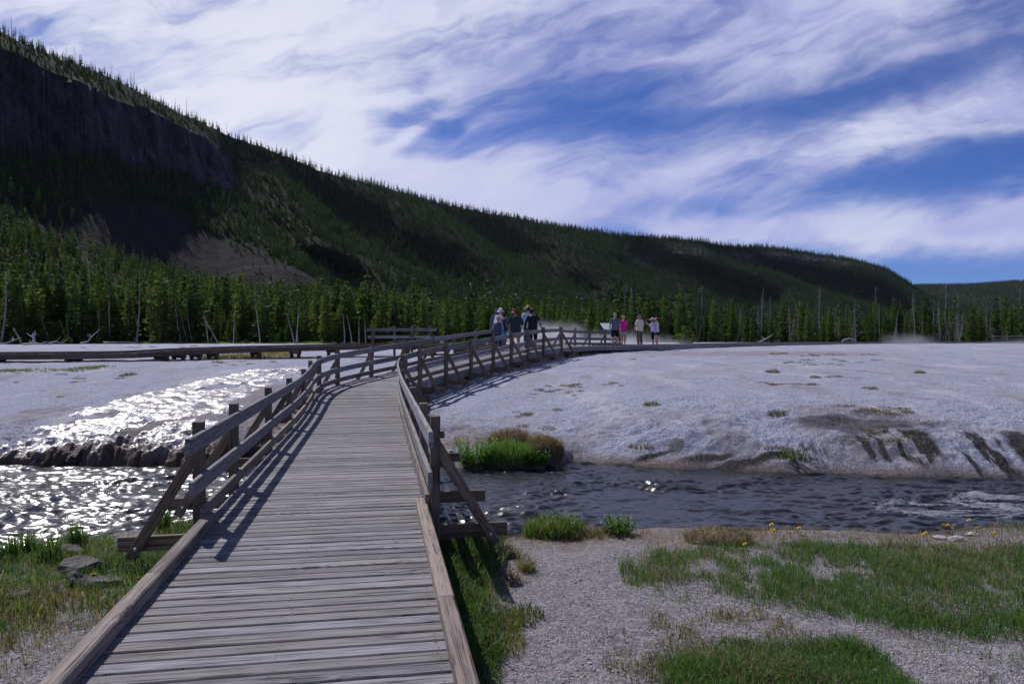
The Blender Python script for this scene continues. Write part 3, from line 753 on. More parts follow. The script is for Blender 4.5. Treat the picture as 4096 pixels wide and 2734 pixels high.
# ================================================================ trees
def crown_mesh(name, h, r, rng, whorls, per, base=.06, clump=.42, pw=.85, mat=None, seg=3, gap=.12, up=.25, sq=1.0):
    """needle clumps along whorled branches; many small faces, uneven outline"""
    V, Q = [], []
    side = rng.uniform(0, 6.28); lop = rng.uniform(.05, .22)
    for w in range(whorls):
        f = base+(1-base)*((w+rng.uniform(-.3, .3))/whorls); f = min(max(f, base*.7), .985)
        rr = r*(1-f)**pw*min(1, (f+.10)/.26)*rng.uniform(.72, 1.12)+.05*r
        n = max(3, int(per*(.55+.45*(1-f))))
        a0 = rng.uniform(0, 6.28)
        for k in range(n):
            if rng.random() < gap: continue
            a = a0+6.283*k/n+rng.uniform(-.35, .35); L = rr*rng.uniform(.68, 1.18)*(1+lop*math.cos(a-side))
            d = np.array([math.cos(a), math.sin(a)]); z0 = f*h
            m = max(1, int(round(seg*L/r+.6)))
            for j in range(m):
                t = (j+.65)/m*rng.uniform(.85, 1.05)
                c = np.array([d[0]*L*t, d[1]*L*t, z0+up*L*t*t-(.10*L*t)+rng.uniform(-.06, .06)*h*.1])
                s = clump*(.75+.5*rng.random())*(1-.35*f)*(.75+.35*t)
                for b in range(2):
                    ax = np.array([d[0], d[1], rng.uniform(-.1, .75)])+rng.normal(0, .35, 3); ax /= np.linalg.norm(ax)
                    e = np.cross(ax, rng.normal(0, 1, 3)); e /= np.linalg.norm(e)+1e-9
                    i = len(V); wd = s*.36*sq
                    V += [c-ax*s*.45-e*wd*.3, c+ax*s*.05-e*wd, c+ax*s*.62, c+ax*s*.05+e*wd]
                    Q.append((i, i+1, i+2, i+3))
    i = len(V); s = .05*h
    for b in range(3):
        e = np.array([math.cos(b*1.05), math.sin(b*1.05), 0])*.018*h; z = np.array([0, 0, h])
        i = len(V); V += [z-np.array([0,0,s*1.6])-e, z-np.array([0,0,s*1.6])+e, z+e*.2, z-e*.2]; Q.append((i, i+1, i+2, i+3))
    return np_mesh(name, V, Q, mat=mat, smooth=False)
def tube(V, Q, pts, rad, n=6, cap=True):
    pts = [np.array(p, float) for p in pts]; b0 = len(V)
    for i, p in enumerate(pts):
        t = pts[min(i+1, len(pts)-1)]-pts[max(i-1, 0)]; t = t/(np.linalg.norm(t)+1e-9)
        a = np.cross(t, [0.31, .95, .05]); a /= np.linalg.norm(a)+1e-9; b = np.cross(t, a)
        for k in range(n):
            an = 6.2832*k/n; V.append(p+(a*math.cos(an)+b*math.sin(an))*rad[i])
    for i in range(len(pts)-1):
        for k in range(n):
            k2 = (k+1) % n; Q.append((b0+i*n+k, b0+i*n+k2, b0+(i+1)*n+k2, b0+(i+1)*n+k))
    if cap:
        for ring in (0, len(pts)-1):
            c = len(V); V.append(pts[ring])
            for k in range(0, n, 2):
                q = (b0+ring*n+k, b0+ring*n+(k+1) % n, b0+ring*n+(k+2) % n, c); Q.append(q if ring else q[::-1])
def trunk_mesh(name, h, r, rng, mat, bend=.02, stubs=0, stub=.5, n=7, low=.15, tipr=.15, curve=0.0):
    V, Q = [], []; bx, by = rng.normal(0, bend, 2)*h
    f = lambda t: np.array([bx*math.sin(t*2.6)+curve*h*t*t, by*math.sin(t*3.4), h*t])
    k = 7; tube(V, Q, [f(i/k)-(np.array([0,0,.25]) if i == 0 else 0) for i in range(k+1)], [r*(1.25 if i == 0 else 1)*(1-(1-tipr)*i/k) for i in range(k+1)], n)
    for _ in range(stubs):
        t = rng.uniform(low, .97); a = rng.uniform(0, 6.28); L = stub*(1.15-t)*rng.uniform(.4, 1.3)
        p = f(t); e = p+np.array([math.cos(a)*L, math.sin(a)*L, L*rng.uniform(-.45, .35)])
        mid = (p+e)/2+np.array([0, 0, -.08*L]); rr = .012+r*.14
        tube(V, Q, [p, mid, e], [rr, rr*.7, rr*.25], 4, False)
    return np_mesh(name, V, Q, mat=mat)
rg = np.random.default_rng(5)
# prototypes: (kind, crown mesh, trunk mesh)
YOUNG = [(crown_mesh('crown', 9, rg.uniform(1.35, 1.85), rg, 30, 10, base=.05, clump=.56, pw=.72, mat=PINE, seg=4), trunk_mesh('trunk', 8.6, .11, rg, BARK)) for _ in range(5)]
TALLP = [(crown_mesh('crown', 14, 1.5, rg, 30, 8, base=.42, clump=.62, pw=.65, mat=PINE, gap=.28, seg=3), trunk_mesh('trunk', 13.6, .15, rg, BARK, .008, 26, .9, low=.12)) for _ in range(2)]
SPR = [(crown_mesh('crown', 13, 1.75, rg, 40, 11, base=.03, clump=.52, pw=.85, mat=SPRUCE, up=-.25, seg=4, gap=.06), trunk_mesh('trunk', 12.5, .16, rg, BARK)) for _ in range(2)]
BUSHY = [(crown_mesh('crown', 3, 1.15, rg, 13, 9, base=.03, clump=.44, pw=.6, mat=PINE, seg=4), trunk_mesh('trunk', 2.8, .05, rg, BARK)) for _ in range(2)]
SNAG = [trunk_mesh('dead_tree', 10, .13, rg, DEADWOOD, .012, 4, .6) for _ in range(2)]+[trunk_mesh('dead_tree', 10, .12, rg, DEADWOOD, .01, 46, 1.3, low=.2) for _ in range(2)]+[trunk_mesh('dead_tree', 10, .09, rg, DEADGREY, .01, 80, 1.6, low=.05) for _ in range(2)]
BLEACH = [trunk_mesh('dead_tree', 6, .11, rg, BLEACHED, .02, 2, .3) for _ in range(2)]
USED = set()
def pine(kind, protos, x, y, z, h0, h, rz, label, group, wide=1.0, name='pine_tree', cat='tree'):
    cm, tm = protos[int(RNG.integers(len(protos)))]
    r = empty(name, (x, y, z), rz); s = h/h0; r.scale = (s*wide, s*wide, s)
    tag(r, label, cat, group)
    link('trunk', tm, r); link('crown', cm, r); return r
def hz(px, Y):
    """height of the ground at a bearing and distance on the valley floor"""
    u = (px-CX)/F; s = np.linspace(0, .3, 240); X, YY, Z = hill_at(np.full(240, u), s)
    z = np.interp(Y, YY, Z) if Y > 108 else .0
    return max(z, zg(u*Y, Y)-float(sst(108, 150, math.hypot(u*Y, Y)))) if Y > 108 else zg(u*Y, Y)
ZONES = [(-400,700,'behind the low dark boardwalk at the left'),(700,1480,'left of the viewing platform'),(1480,1920,'behind the viewing platform'),(1920,2650,'behind the walkers and the steam'),(2650,3250,'beyond the right end of the walkers'),(3250,4700,'beyond the far boardwalk at the right')]
def zone(px):
    for a, b, t in ZONES:
        if a <= px < b: return t
    return ZONES[-1][2]
def size_of(h): return 'short bushy' if h < 5 else ('young mid-height' if h < 9.5 else 'tall slender')
# the two front rows, tree by tree
pts = []
for row, (Y0, n) in enumerate(((105.5, 62), (109.5, 66), (114, 60))):
    lo, hi = -150, 2760
    for k in range(n):
        px = lo+(hi-lo)*(k+RNG.uniform(-.32, .32))/n
        pts.append((px, Y0+RNG.uniform(-1.5, 1.8), row))
for px, Y, row in pts:
    if row == 0 and (1180 < px < 1260 or 530 < px < 590 or 790 < px < 850): continue
    left = float(sst(900, 150, px))
    h = 4.0+6.6*RNG.random()**1.15+1.7*left+(.4 if row else 0)
    if row == 0 and RNG.random() < .22: h = RNG.uniform(2.2, 4.8)
    if px > 1500: h *= 1-.27*float(sst(1500, 1950, px))
    x = (px-CX)/F*Y
    p, h0 = (BUSHY, 3) if h < 4 else (YOUNG, 9)
    pine(0, p, x, Y, hz(px, Y)-.05, h0, h, RNG.uniform(0, 6.28), f'{size_of(h)} green pine fronting the wood {zone(px)}', f'{size_of(h)} pines {zone(px)}', RNG.uniform(.75, 1.4))
for px in np.concatenate([np.linspace(2760, 4180, 52)+RNG.uniform(-16, 16, 52), [3300, 3318, 3335, 3462, 3480, 3535, 3550, 3570]]):
    Y = RNG.uniform(99+max(0, (px-3300)*.012), 128); h = RNG.choice([RNG.uniform(3.2, 5.6), RNG.uniform(3.5, 6), RNG.uniform(5, 7.6)])
    if px > 3950: h = RNG.uniform(4.5, 8)
    x = (px-CX)/F*Y
    pine(0, YOUNG, x, Y, hz(px, Y)-.1, 9, h, RNG.uniform(0, 6.28), f'{size_of(h)} green pine fronting the wood {zone(px)}', f'{size_of(h)} pines {zone(px)}', RNG.uniform(.75, 1.05))
def single(protos, h0, px, ytop, Y, label, wide=1.0, name='pine_tree'):
    z = hz(px, Y)-.05; h = zz(ytop, Y)-z; return pine(0, protos, (px-CX)/F*Y, Y, z, h0, h, RNG.uniform(0, 6.28), label, None, wide, name)
single(YOUNG, 9, 1692, 1152, 104, 'tall dark green pine rising above the others just right of the viewing platform', .95)
single(BUSHY, 3, 2738, 1300, 76, 'bright green low bushy pine behind the boardwalk right of the woman in the wide hat', 1.5)
single(BUSHY, 3, 3262, 1343, 99, 'small yellow-green bush of a pine behind the far boardwalk bend', 1.6)
single(SPR, 13, 245, 1040, 112, 'tallest dark spruce in the left wood, darker than the pines around it', .85, 'spruce_tree')
single(SPR, 13, 2800, 1172, 112, 'thin dark spruce standing up behind the bright bushy pine', .5, 'spruce_tree')
single(SPR, 13, 4035, 1212, 116, 'tall dark spruce near the right edge, the tallest of its clump', .68, 'spruce_tree')
single(SPR, 13, 4090, 1236, 118, 'second dark spruce at the very right edge of the picture', .8, 'spruce_tree')
single(TALLP, 14, 3508, 1202, 112, 'tall pine with a high crown above bare trunk, left of the leaning pale pole', .8)
single(TALLP, 14, 3598, 1210, 116, 'tall pine with a high tufted crown, right of the leaning pale pole', .85)
single(TALLP, 14, 3645, 1248, 118, 'pine with a ragged high crown behind the small steam vent', .9)
single(YOUNG, 9, 85, 1180, 103.5, 'broad light green pine at the left front, near the bleached stump', 1.15)
single(YOUNG, 9, 128, 1185, 104.2, 'narrow green pine beside the bleached stump', .95)
for px, yt, t in ((440, 1000, 'thickest trunk of them'), (395, 1050, 'thin trunk'), (512, 1110, 'with drooping twigs'), (600, 1130, 'with a yellowish crown'), (640, 1165, 'with a small yellowish crown'), (665, 1150, 'rightmost of its row')):
    single(TALLP, 14, px, yt, 103.5+RNG.uniform(0, 2), f'tall old pine with bare lower trunk in the left wood, {t}', .85)
for k, px in enumerate((192, 268, 420, 985)):
    single(BUSHY, 3, px, (1342, 1338, 1300, 1352)[k], 102.6, ('tiny round pine right of the bleached stump', 'tiny pointed pine before a dark gap, right of the round one', 'small bluish green pine under the bare-trunked old pines', 'tiny green shrub-like pine left of the two crossed dead poles')[k], 1.4)
# dead trees
def snag(me, h0, px0, y0, px1, y1, Y, label, group=None, z=None, fat=1.0, name='dead_tree'):
    b = P(px0, y0, Y); b.z = hz(px0, Y)-.05 if z is None else z
    t = Vector(((px1-CX)/F*Y, Y+RNG.uniform(-.6, .6), zz(y1, Y))); v = t-b
    o = link(name, me, loc=b); s = v.length/h0; o.scale = (s**.5*fat, s**.5*fat, s)
    o.rotation_euler = v.to_track_quat('Z', 'Y').to_euler(); tag(o, label, 'dead tree', group); return o
for a in ((5,1362,28,1085,1.5,'thick grey dead trunk at the left edge, leaning slightly right'),(545,1366,553,1080,1.0,'straight tall grey dead trunk over the grassy gap in the left wood'),(205,1368,170,1255,.6,'thin dead pole slanting left among dark pines'),(281,1368,266,1255,.55,'thin pale dead pole left of the bare-trunked pines'),
          (725,1366,702,1190,.8,'leaning grey dead pole right of the yellowish pines'),(752,1371,722,1225,.7,'second leaning grey dead pole crossing behind the first'),(769,1369,744,1190,.8,'slim pale dead pole leaning left by the grassy strip')):
    snag(SNAG[0], 10, a[0], a[1], a[2], a[3], 103.4, a[5], fat=a[4])
for a in ((833,1372,820,1246,'straighter of two crossed bleached dead poles'),(874,1373,813,1258,'slanting one of two crossed bleached dead poles'),(935,1374,937,1246,'upright crooked bleached dead pole standing alone on the grass'),(1040,1374,1020,1215,'tall bleached dead pole leaning left before the pines'),
          (1178,1374,1152,1262,'left-slanting bleached pole of the trio left of the viewing platform'),(1184,1374,1196,1226,'tallest bleached pole of the trio left of the viewing platform'),(1190,1374,1188,1260,'shorter middle bleached pole of the trio left of the viewing platform'),
          (1378,1374,1372,1254,'bleached dead pole nearest the viewing platform but three'),(1408,1374,1390,1258,'slanting bleached dead pole, second of four left of the platform railing'),(1436,1374,1433,1270,'third bleached dead pole of four left of the platform railing'),(1464,1374,1459,1278,'last bleached dead pole just left of the platform railing')):
    snag(BLEACH[int(RNG.integers(2))], 6, *a[:4], 101.5+RNG.uniform(-.5, .5), a[4], fat=.85)
for a in ((1305,1368,1302,1240,.9,'bare dead tree with fine twigs among the pines left of the viewing platform',SNAG[4]),(3045,1368,3052,1150,.9,'tall twiggy dead tree standing free above the wood right of the walkers',SNAG[3]),(3158,1372,3148,1222,1.1,'leaning broken dead trunk, left one of a pair beyond the far boardwalk',SNAG[2]),(3190,1372,3193,1202,1.2,'straight dead trunk with short twigs, right one of a pair beyond the far boardwalk',SNAG[2]),
          (3275,1370,3277,1145,1.0,'tallest twiggy dead tree beyond the far boardwalk',SNAG[3]),(3425,1368,3425,1200,1.0,'grey pointed dead tree with many fine branches beyond the far boardwalk',SNAG[5]),(3490,1372,3512,1240,.9,'smooth pale pole leaning right between two green pines',SNAG[0]),(3519,1372,3520,1215,.9,'straight pale pole beside the leaning pole',SNAG[0]),(3573,1370,3595,1240,.8,'thin pole leaning right by the high-crowned pine',SNAG[0]),(3572,1372,3640,1295,.9,'long dead pole lying aslant above the small steam vent',SNAG[0]),
          (3662,1360,3658,1190,.8,'tall thin dead tree right of the small steam vent',SNAG[3]),(3760,1366,3758,1205,.8,'lone twiggy dead tree toward the right edge',SNAG[3]),(2530,1365,2528,1150,1.0,'tall dark dead trunk between the man in khaki and the woman in pink',SNAG[2])):
    snag(a[6], 10, *a[:4], 106+RNG.uniform(0, 3), a[5], fat=a[4])
for px in np.concatenate([RNG.uniform(2650, 4150, 96), RNG.uniform(3700, 4000, 34)]):
    Y = RNG.uniform(104, 150); yt = RNG.uniform(1225, 1318); k = int(RNG.choice([0, 2, 3, 4, 4, 5, 5]))
    kind = 'twiggy grey' if k > 3 else 'bare'
    snag(SNAG[k], 10, px, 1368, px+RNG.normal(0, 8), yt, Y, f'{kind} dead tree among the pines {zone(px)}', f'{kind} dead trees {zone(px)}', fat=RNG.uniform(.6, 1.0))
# driftwood on the flat, left
def log_mesh(pts, r, twigs=0, seed=1):
    V, Q = [], []; g = np.random.default_rng(seed)
    tube(V, Q, pts, [r*(1-.5*i/(len(pts)-1)) for i in range(len(pts))], 7)
    for _ in range(twigs):
        i = int(g.integers(1, len(pts))); p = np.array(pts[i], float); a = g.uniform(0, 6.28); L = g.uniform(.3, 1.0)
        e = p+np.array([math.cos(a)*L, math.sin(a)*L*.6, g.uniform(.1, .8)*L]); m = (p+e)/2+g.normal(0, .08, 3)
        tube(V, Q, [p, m, e], [r*.45, r*.3, r*.1], 5, False)
    return np_mesh('fallen_log', V, Q, mat=BLEACHED)
for px, Y, pts, r, tw, lab in ((150, 84, [(-1.6,0,.12),(-.6,.1,.2),(.5,0,.16),(1.6,-.1,.14)], .13, 4, 'bleached fallen log with upturned twigs on the white flat'),
        (135, 95, [(0,0,-.1),(.02,0,.5),(-.03,.02,.95),(-.2,.02,1.15)], .22, 3, 'bleached broken stump standing at the edge of the flat'),
        (88, 96, [(0,0,-.1),(-.4,0,.9),(-.9,.05,1.6),(-1.15,.1,2.0)], .14, 0, 'curved reddish grey pole leaning left beside the stump'),
        (15, 90, [(-1,0,.1),(0,.1,.15),(1.2,0,.5)], .1, 6, 'tangled bleached branches at the left edge of the flat'),
        (350, 97, [(-.9,0,.1),(0,0,.25),(.5,0,.9),(1.0,.1,1.4)], .1, 6, 'forked bleached branch sticking up before the bare-trunked pines'),
        (480, 100, [(-2.2,0,.15),(0,.1,.2),(2.4,0,.15)], .12, 1, 'long low grey log lying along the edge of the wood'),
        (215, 97, [(-.6,0,.1),(.2,0,.3),(1.0,0,.15)], .1, 3, 'short bleached log lying right of the stump'),
        (3395, 96, [(-1.0,0,-.2),(-.7,0,.35),(0,0,.55),(.6,0,.5),(1.1,0,.0)], .09, 1, 'bleached arched branch behind the far boardwalk'),
        (3075, 96, [(-1.3,0,.1),(-.6,0,.4),(.4,0,1.0)], .09, 3, 'pale fallen branch propped up beyond the far boardwalk bend')):
    u = (px-CX)/F; o = link('fallen_log', log_mesh(pts, r, tw, px), loc=(u*Y, Y, zg(u*Y, Y))); tag(o, lab, 'driftwood')
    if px == 88: o.data.materials[0] = BARK
# the wood behind and above: nobody could count it
def forest():
    far_y = crown_mesh('far pine', 10, 1.55, rg, 16, 7, base=.05, clump=1.0, pw=.75, mat=PINE_FAR, seg=2, sq=1.25)
    far_n = crown_mesh('far narrow pine', 12, 1.35, rg, 16, 6, base=.10, clump=1.0, pw=.7, mat=PINE_FAR, seg=2, sq=1.2)
    far_t = crown_mesh('far high pine', 13, 1.4, rg, 12, 6, base=.36, clump=1.1, pw=.6, mat=PINE_FAR, seg=2, gap=.25, sq=1.1)
    V, Q = [], []; tube(V, Q, [(0,0,-.3),(.1,0,6),(0,.1,12.5)], [.17, .12, .03], 4, False)
    for _ in range(14):
        t = rg.uniform(3, 12); a = rg.uniform(0, 6.28); tube(V, Q, [(0,0,t),(math.cos(a)*.9,math.sin(a)*.9,t-.15)], [.05, .02], 3, False)
    far_d = np_mesh('far dead tree', V, Q, mat=DEADGREY)
    near_y = far_y.copy(); near_n = far_n.copy()
    for m in (near_y, near_n): m.materials[0] = PINE
    protos = [D.objects.new(m.name, m) for m in (far_y, far_n, far_t, far_d, near_y, near_n)]
    pts, sc, ix, rot = [], [], [], []
    def add(X, Y, Z, S, I):
        pts.append(np.stack([X, Y, Z], 1)); sc.append(S); ix.append(I); rot.append(RNG.uniform(0, 6.28, len(X)))
    def sample(n, ulo, uhi, slo, shi):
        u = RNG.uniform(ulo, uhi, n); s = RNG.uniform(slo, shi, n); X, Y, Z = hill_at(u, s); X2, Y2, Z2 = hill_at(u, np.minimum(s+.004, 1)); 
        L = np.hypot(np.hypot(X2-X, Y2-Y), Z2-Z)/.004; return u, s, X, Y, Z, L*Y
    for (ulo, uhi, slo, shi, n, dens) in ((-.86, .86, .0, .10, 26000, .045), (-.86, .86, .10, .30, 80000, .064), (-.86, .86, .30, .60, 110000, .050), (-.86, .86, .60, .93, 120000, .046), (-.86, .86, .93, .956, 16000, .026)):
        u, s, X, Y, Z, area = sample(n, ulo, uhi, slo, shi)
        w = area*(uhi-ulo)*(shi-slo)/n*dens           # expected trees per sample
        rk, scr = hill_zone(u, s); px = u*F+CX
        patch = sst(-.55, .15, fbm(X*.018, Y*.018, 4, 301)+.25)
        w = w*(1-rk*.985)*(1-scr*(.93-.35*sst(.48, .58, s)))*(.40+.60*patch)
        w = np.where((Y < 118) & (px < 2700), 0, w)
        w = np.where(Y < 135+ (px > 2700)*0, w*1.2, w)
        glade = np.exp(-((px-1440)/90)**2-((s-.36)/.05)**2); w = w*(1-.8*glade)
        k = RNG.uniform(0, 1, n) < np.minimum(w, 1)
        u, s, X, Y, Z, scr, px, rk = (q[k] for q in (u, s, X, Y, Z, scr, px, rk))
        S = RNG.uniform(.40, 1.0, len(u))*(1-.12*sst(.6, .9, s)*(px < 1200))
        I = RNG.choice([0, 0, 1, 1, 2], len(u)); I = np.where((s < .27+.06*fbm(u*6, s*6, 3, 309)) & (I < 2) & (RNG.uniform(0, 1, len(u)) < sst(3300, 1500, px)*.75+.25), I+4, I)
        dead = RNG.uniform(0, 1, len(u)) < (.035+.06*((s > .86) & (px < 1000))+.10*((px > 2600) & (s < .12))+.12*(scr > .5))
        I = np.where(dead, 3, I); S = np.where(dead, S*RNG.uniform(.6, 1.05, len(u))*np.where(s > .84, 1.6, 1.0), S)
        S = np.where((scr > .5), S*.8, S)
        apron = (s < .30); S = np.where(apron & (I != 3), S*(.95-.30*sst(2500, 2900, px)*(s < .12)), S); S = np.where((s > .80) & (px < 1100) & (I != 3), S*.78, S)
        add(X, Y, Z-.2, S, I)
    # far hill
    n = 30000; px = RNG.uniform(3300, 4500, n); f = RNG.uniform(.0, 1.06, n); X, Y, Z = far_at(px, f)
    k = RNG.uniform(0, 1, n) < .35+.65*sst(-.3, .2, fbm(X*.006, Y*.006, 4, 303))
    add(X[k], Y[k], Z[k]-.3, RNG.uniform(.9, 1.6, k.sum()), RNG.choice([0, 1, 1, 2], k.sum()))
    V = np.concatenate(pts); S = np.concatenate(sc); I = np.concatenate(ix); Rr = np.concatenate(rot)
    me = D.meshes.new('forest'); me.vertices.add(len(V)); me.vertices.foreach_set('co', V.astype(np.float32).ravel())
    for nm, ty, a in (('size', 'FLOAT', S.astype(np.float32)), ('turn', 'FLOAT', Rr.astype(np.float32)), ('which', 'INT', I.astype(np.int32))):
        t = me.attributes.new(nm, ty, 'POINT'); t.data.foreach_set('value', a)
    print('forest trees', len(V))
    o = tag(link('forest', me), 'dense pine forest covering the slopes and the valley edge', kind='stuff')
    g = D.node_groups.new('forest', 'GeometryNodeTree'); g.interface.new_socket('Geometry', in_out='INPUT', socket_type='NodeSocketGeometry'); g.interface.new_socket('Geometry', in_out='OUTPUT', socket_type='NodeSocketGeometry')
    N = g.nodes; Lk = g.links; gi = N.new('NodeGroupInput'); go = N.new('NodeGroupOutput'); jn = N.new('GeometryNodeJoinGeometry')
    def named(nm, ty):
        a = N.new('GeometryNodeInputNamedAttribute'); a.data_type = ty; a.inputs['Name'].default_value = nm; return a.outputs[0]
    size = named('size', 'FLOAT'); turn = named('turn', 'FLOAT'); which = named('which', 'INT')
    cxyz = N.new('ShaderNodeCombineXYZ'); Lk.new(turn, cxyz.inputs[2]); er = N.new('FunctionNodeEulerToRotation'); Lk.new(cxyz.outputs[0], er.inputs[0])
    for k, po in enumerate(protos):
        oi = N.new('GeometryNodeObjectInfo'); oi.inputs['Object'].default_value = po; oi.inputs['As Instance'].default_value = True
        cmp_ = N.new('FunctionNodeCompare'); cmp_.data_type = 'INT'; cmp_.operation = 'EQUAL'
        Lk.new(which, cmp_.inputs[2]); cmp_.inputs[3].default_value = k
        ip = N.new('GeometryNodeInstanceOnPoints'); Lk.new(gi.outputs[0], ip.inputs['Points']); Lk.new(cmp_.outputs[0], ip.inputs['Selection'])
        Lk.new(oi.outputs['Geometry'], ip.inputs['Instance']); Lk.new(er.outputs[0], ip.inputs['Rotation']); Lk.new(size, ip.inputs['Scale'])
        Lk.new(ip.outputs[0], jn.inputs[0])
    Lk.new(jn.outputs[0], go.inputs[0])
    md = o.modifiers.new('forest', 'NODES'); md.node_group = g
forest()
# ================================================================ grass, tufts, shrubs, rocks, flowers
GREEN = np.array([[.045,.105,.018],[.07,.14,.026],[.11,.165,.038],[.055,.12,.03]]); DRY = np.array([[.20,.15,.09],[.27,.215,.14],[.15,.11,.065],[.33,.27,.20]]); OLIVE = np.array([[.12,.115,.04],[.16,.135,.06],[.10,.105,.035]])
def blades(V, Q, T, C, x, y, z, h, w, lean, col, rng):
    """one blade per row: bent, tapering; appended as arrays"""
    n = len(x); a = rng.uniform(0, 6.283, n); la = rng.uniform(0, 6.283, n)
    e = np.stack([np.cos(a), np.sin(a), a*0], 1)*w[:,None]*.5
    l = np.stack([np.cos(la), np.sin(la), la*0], 1)*(lean*h)[:,None]
    b = np.stack([x, y, z], 1); up = np.array([0, 0, 1.0])
    m1 = b+l*.14+up*(h*.45)[:,None]; m2 = b+l*.50+up*(h*.80)[:,None]; t = b+l+up*(h*(1.03-.35*lean))[:,None]
    o = sum(len(k) for k in V)
    vv = np.stack([b-e, b+e, m1-e*.9, m1+e*.9, m2-e*.6, m2+e*.6, t], 1).reshape(-1, 3)
    i = o+np.arange(n)*7
    V.append(vv); Q.append(np.stack([i, i+1, i+3, i+2], 1)); Q.append(np.stack([i+2, i+3, i+5, i+4], 1)); T.append(np.stack([i+4, i+5, i+6], 1)); C.append(np.repeat(col, 7, 0))
def pick(pal, n, rng, dry=0.0):
    c = pal[rng.integers(0, len(pal), n)]*rng.uniform(.7, 1.25, (n,1))
    d = DRY[rng.integers(0, len(DRY), n)]*rng.uniform(.7, 1.2, (n,1))
    return np.where((rng.uniform(0, 1, n) < dry)[:,None], d, c)
def poly_w(pp): return np.array([gpx(*p) for p in pp])
def fill(poly, n, rng, thr=None, sc=1.6, seed=0):
    lo, hi = poly.min(0), poly.max(0); out = []
    got = 0
    for _ in range(40):
        p = rng.uniform(lo, hi, (n*2, 2)); wx = .22*fbm(p[:,0]*1.8, p[:,1]*1.8, 3, 401+seed); wy = .22*fbm(p[:,0]*1.8, p[:,1]*1.8, 3, 411+seed)
        jt = rng.normal(0, .09, (2, len(p)))*(1+1.2*(rng.random(len(p)) < .2)); k = inpoly(p[:,0]+wx+jt[0], p[:,1]+wy+jt[1], poly)
        if thr is not None: k &= (fbm(p[:,0]*sc, p[:,1]*sc, 4, 421+seed)*.75+fbm(p[:,0]*5.5, p[:,1]*5.5, 3, 425+seed)*.65+rng.normal(0, .14, len(p))) > thr
        p = p[k]; out.append(p); got += len(p)
        if got >= n: break
    return np.concatenate(out)[:n]
def meadow():
    rng = np.random.default_rng(21); V, Q, T, C = [], [], [], []
    def put_(poly, n, hh, w, pal, dry, lean=(.15, .75), thr=None, sc=1.6, seed=0):
        p = fill(poly_w(poly), n, rng, thr, sc, seed)
        ok = (p[:,1] < near_edge(p[:,0])-.03) | (p[:,1] > far_edge(p[:,0])+.15)
        ce = np.interp(p[:,1], MAIN.o[:3000,1], MAIN.o[:3000,0])
        ok &= (np.abs(p[:,0]-ce) > 1.08) | (p[:,1] > 20)
        p = p[ok]; n = len(p); x, y = p[:,0], p[:,1]; z = zground(x, y)-.01
        cl = .75+.5*np.clip(fbm(x*3, y*3, 3, 431), -.6, .8)
        h = rng.uniform(*hh, n)*cl; d = np.clip(dry+.35*fbm(x*1.2, y*1.2, 3, 441), 0, 1)
        c = pick(pal, n, rng); dd = DRY[rng.integers(0, 4, n)]*rng.uniform(.7, 1.2, (n,1)); c = np.where((rng.uniform(0, 1, n) < d)[:,None], dd, c)
        blades(V, Q, T, C, x, y, z, h, rng.uniform(*w, n), rng.uniform(*lean, n), c, rng)
    # right-hand meadow
    put_([(2490,2330),(2600,2240),(2900,2190),(3500,2190),(5400,2180),(5400,2560),(3950,2570),(3650,2530),(3300,2450),(2900,2400),(2560,2390)], 62000, (.03,.17), (.002,.006), GREEN*np.array([.95,1.05,1.0]), .12, (.15,1.0), thr=-.40, seed=1)
    put_([(2560,2260),(2640,2170),(2760,2120),(3100,2098),(3700,2112),(5400,2098),(5400,2230),(3400,2240),(2800,2260)], 31000, (.03,.13), (.002,.005), OLIVE, .66, (.2,1.1), thr=-.45, seed=2)
    put_([(2640,2780),(2720,2660),(2900,2610),(3150,2600),(3330,2570),(3480,2610),(3620,2700),(3650,2800)], 17000, (.03,.14), (.002,.006), GREEN*np.array([.95,1.05,1.0]), .16, (.15,1.0), thr=-.30, seed=3)
    put_([(2380,2560),(2700,2450),(3100,2480),(3300,2560),(2900,2620),(2600,2760),(2500,2800)], 2600, (.03,.10), (.003,.006), OLIVE, .35, thr=-.02, sc=3.0, seed=4)
    put_([(3650,2800),(3800,2640),(5400,2560),(5400,2800)], 1500, (.03,.11), (.003,.006), GREEN, .35, thr=.10, sc=2.4, seed=5)
    put_([(3850,2120),(5400,2085),(5400,2160),(3950,2140)], 2600, (.08,.17), (.004,.007), GREEN, .05, seed=6)
    put_([(3550,2480),(5400,2350),(5400,2560),(3700,2560)], 4500, (.04,.13), (.003,.007), OLIVE, .25, thr=-.15, seed=16)
    # beside the boardwalk, right
    put_([(1745,2150),(1880,2120),(1990,2190),(2010,2260),(1930,2330),(1900,2420),(1960,2560),(2010,2620),(1960,2800),(1800,2800)], 9000, (.12,.30), (.005,.009), GREEN*.8, .06, (.2,.9), seed=7)
    put_([(1900,2180),(2060,2230),(2140,2300),(2100,2330),(1980,2330),(1930,2420),(1900,2300)], 2200, (.06,.15), (.004,.007), OLIVE, .35, (.3,1.0), thr=-.1, seed=8)
    put_([(1920,2430),(2040,2500),(2100,2590),(2030,2650),(1940,2640)], 1700, (.05,.13), (.004,.007), OLIVE*np.array([1.1,1.3,1.0]), .25, (.3,1.0), seed=9)
    put_([(1780,2165),(2000,2128),(2500,2128),(2650,2135),(2450,2170),(2000,2185)], 3400, (.03,.11), (.003,.006), OLIVE, .5, thr=-.05, seed=10)
    # left bank
    put_([(-300,2260),(0,2215),(230,2170),(420,2200),(560,2190),(700,2110),(870,2090),(880,2170),(650,2330),(480,2480),(300,2500),(0,2560),(-300,2600)], 25000, (.05,.19), (.003,.007), GREEN*.95, .14, (.1,.9), thr=-.34, seed=11)
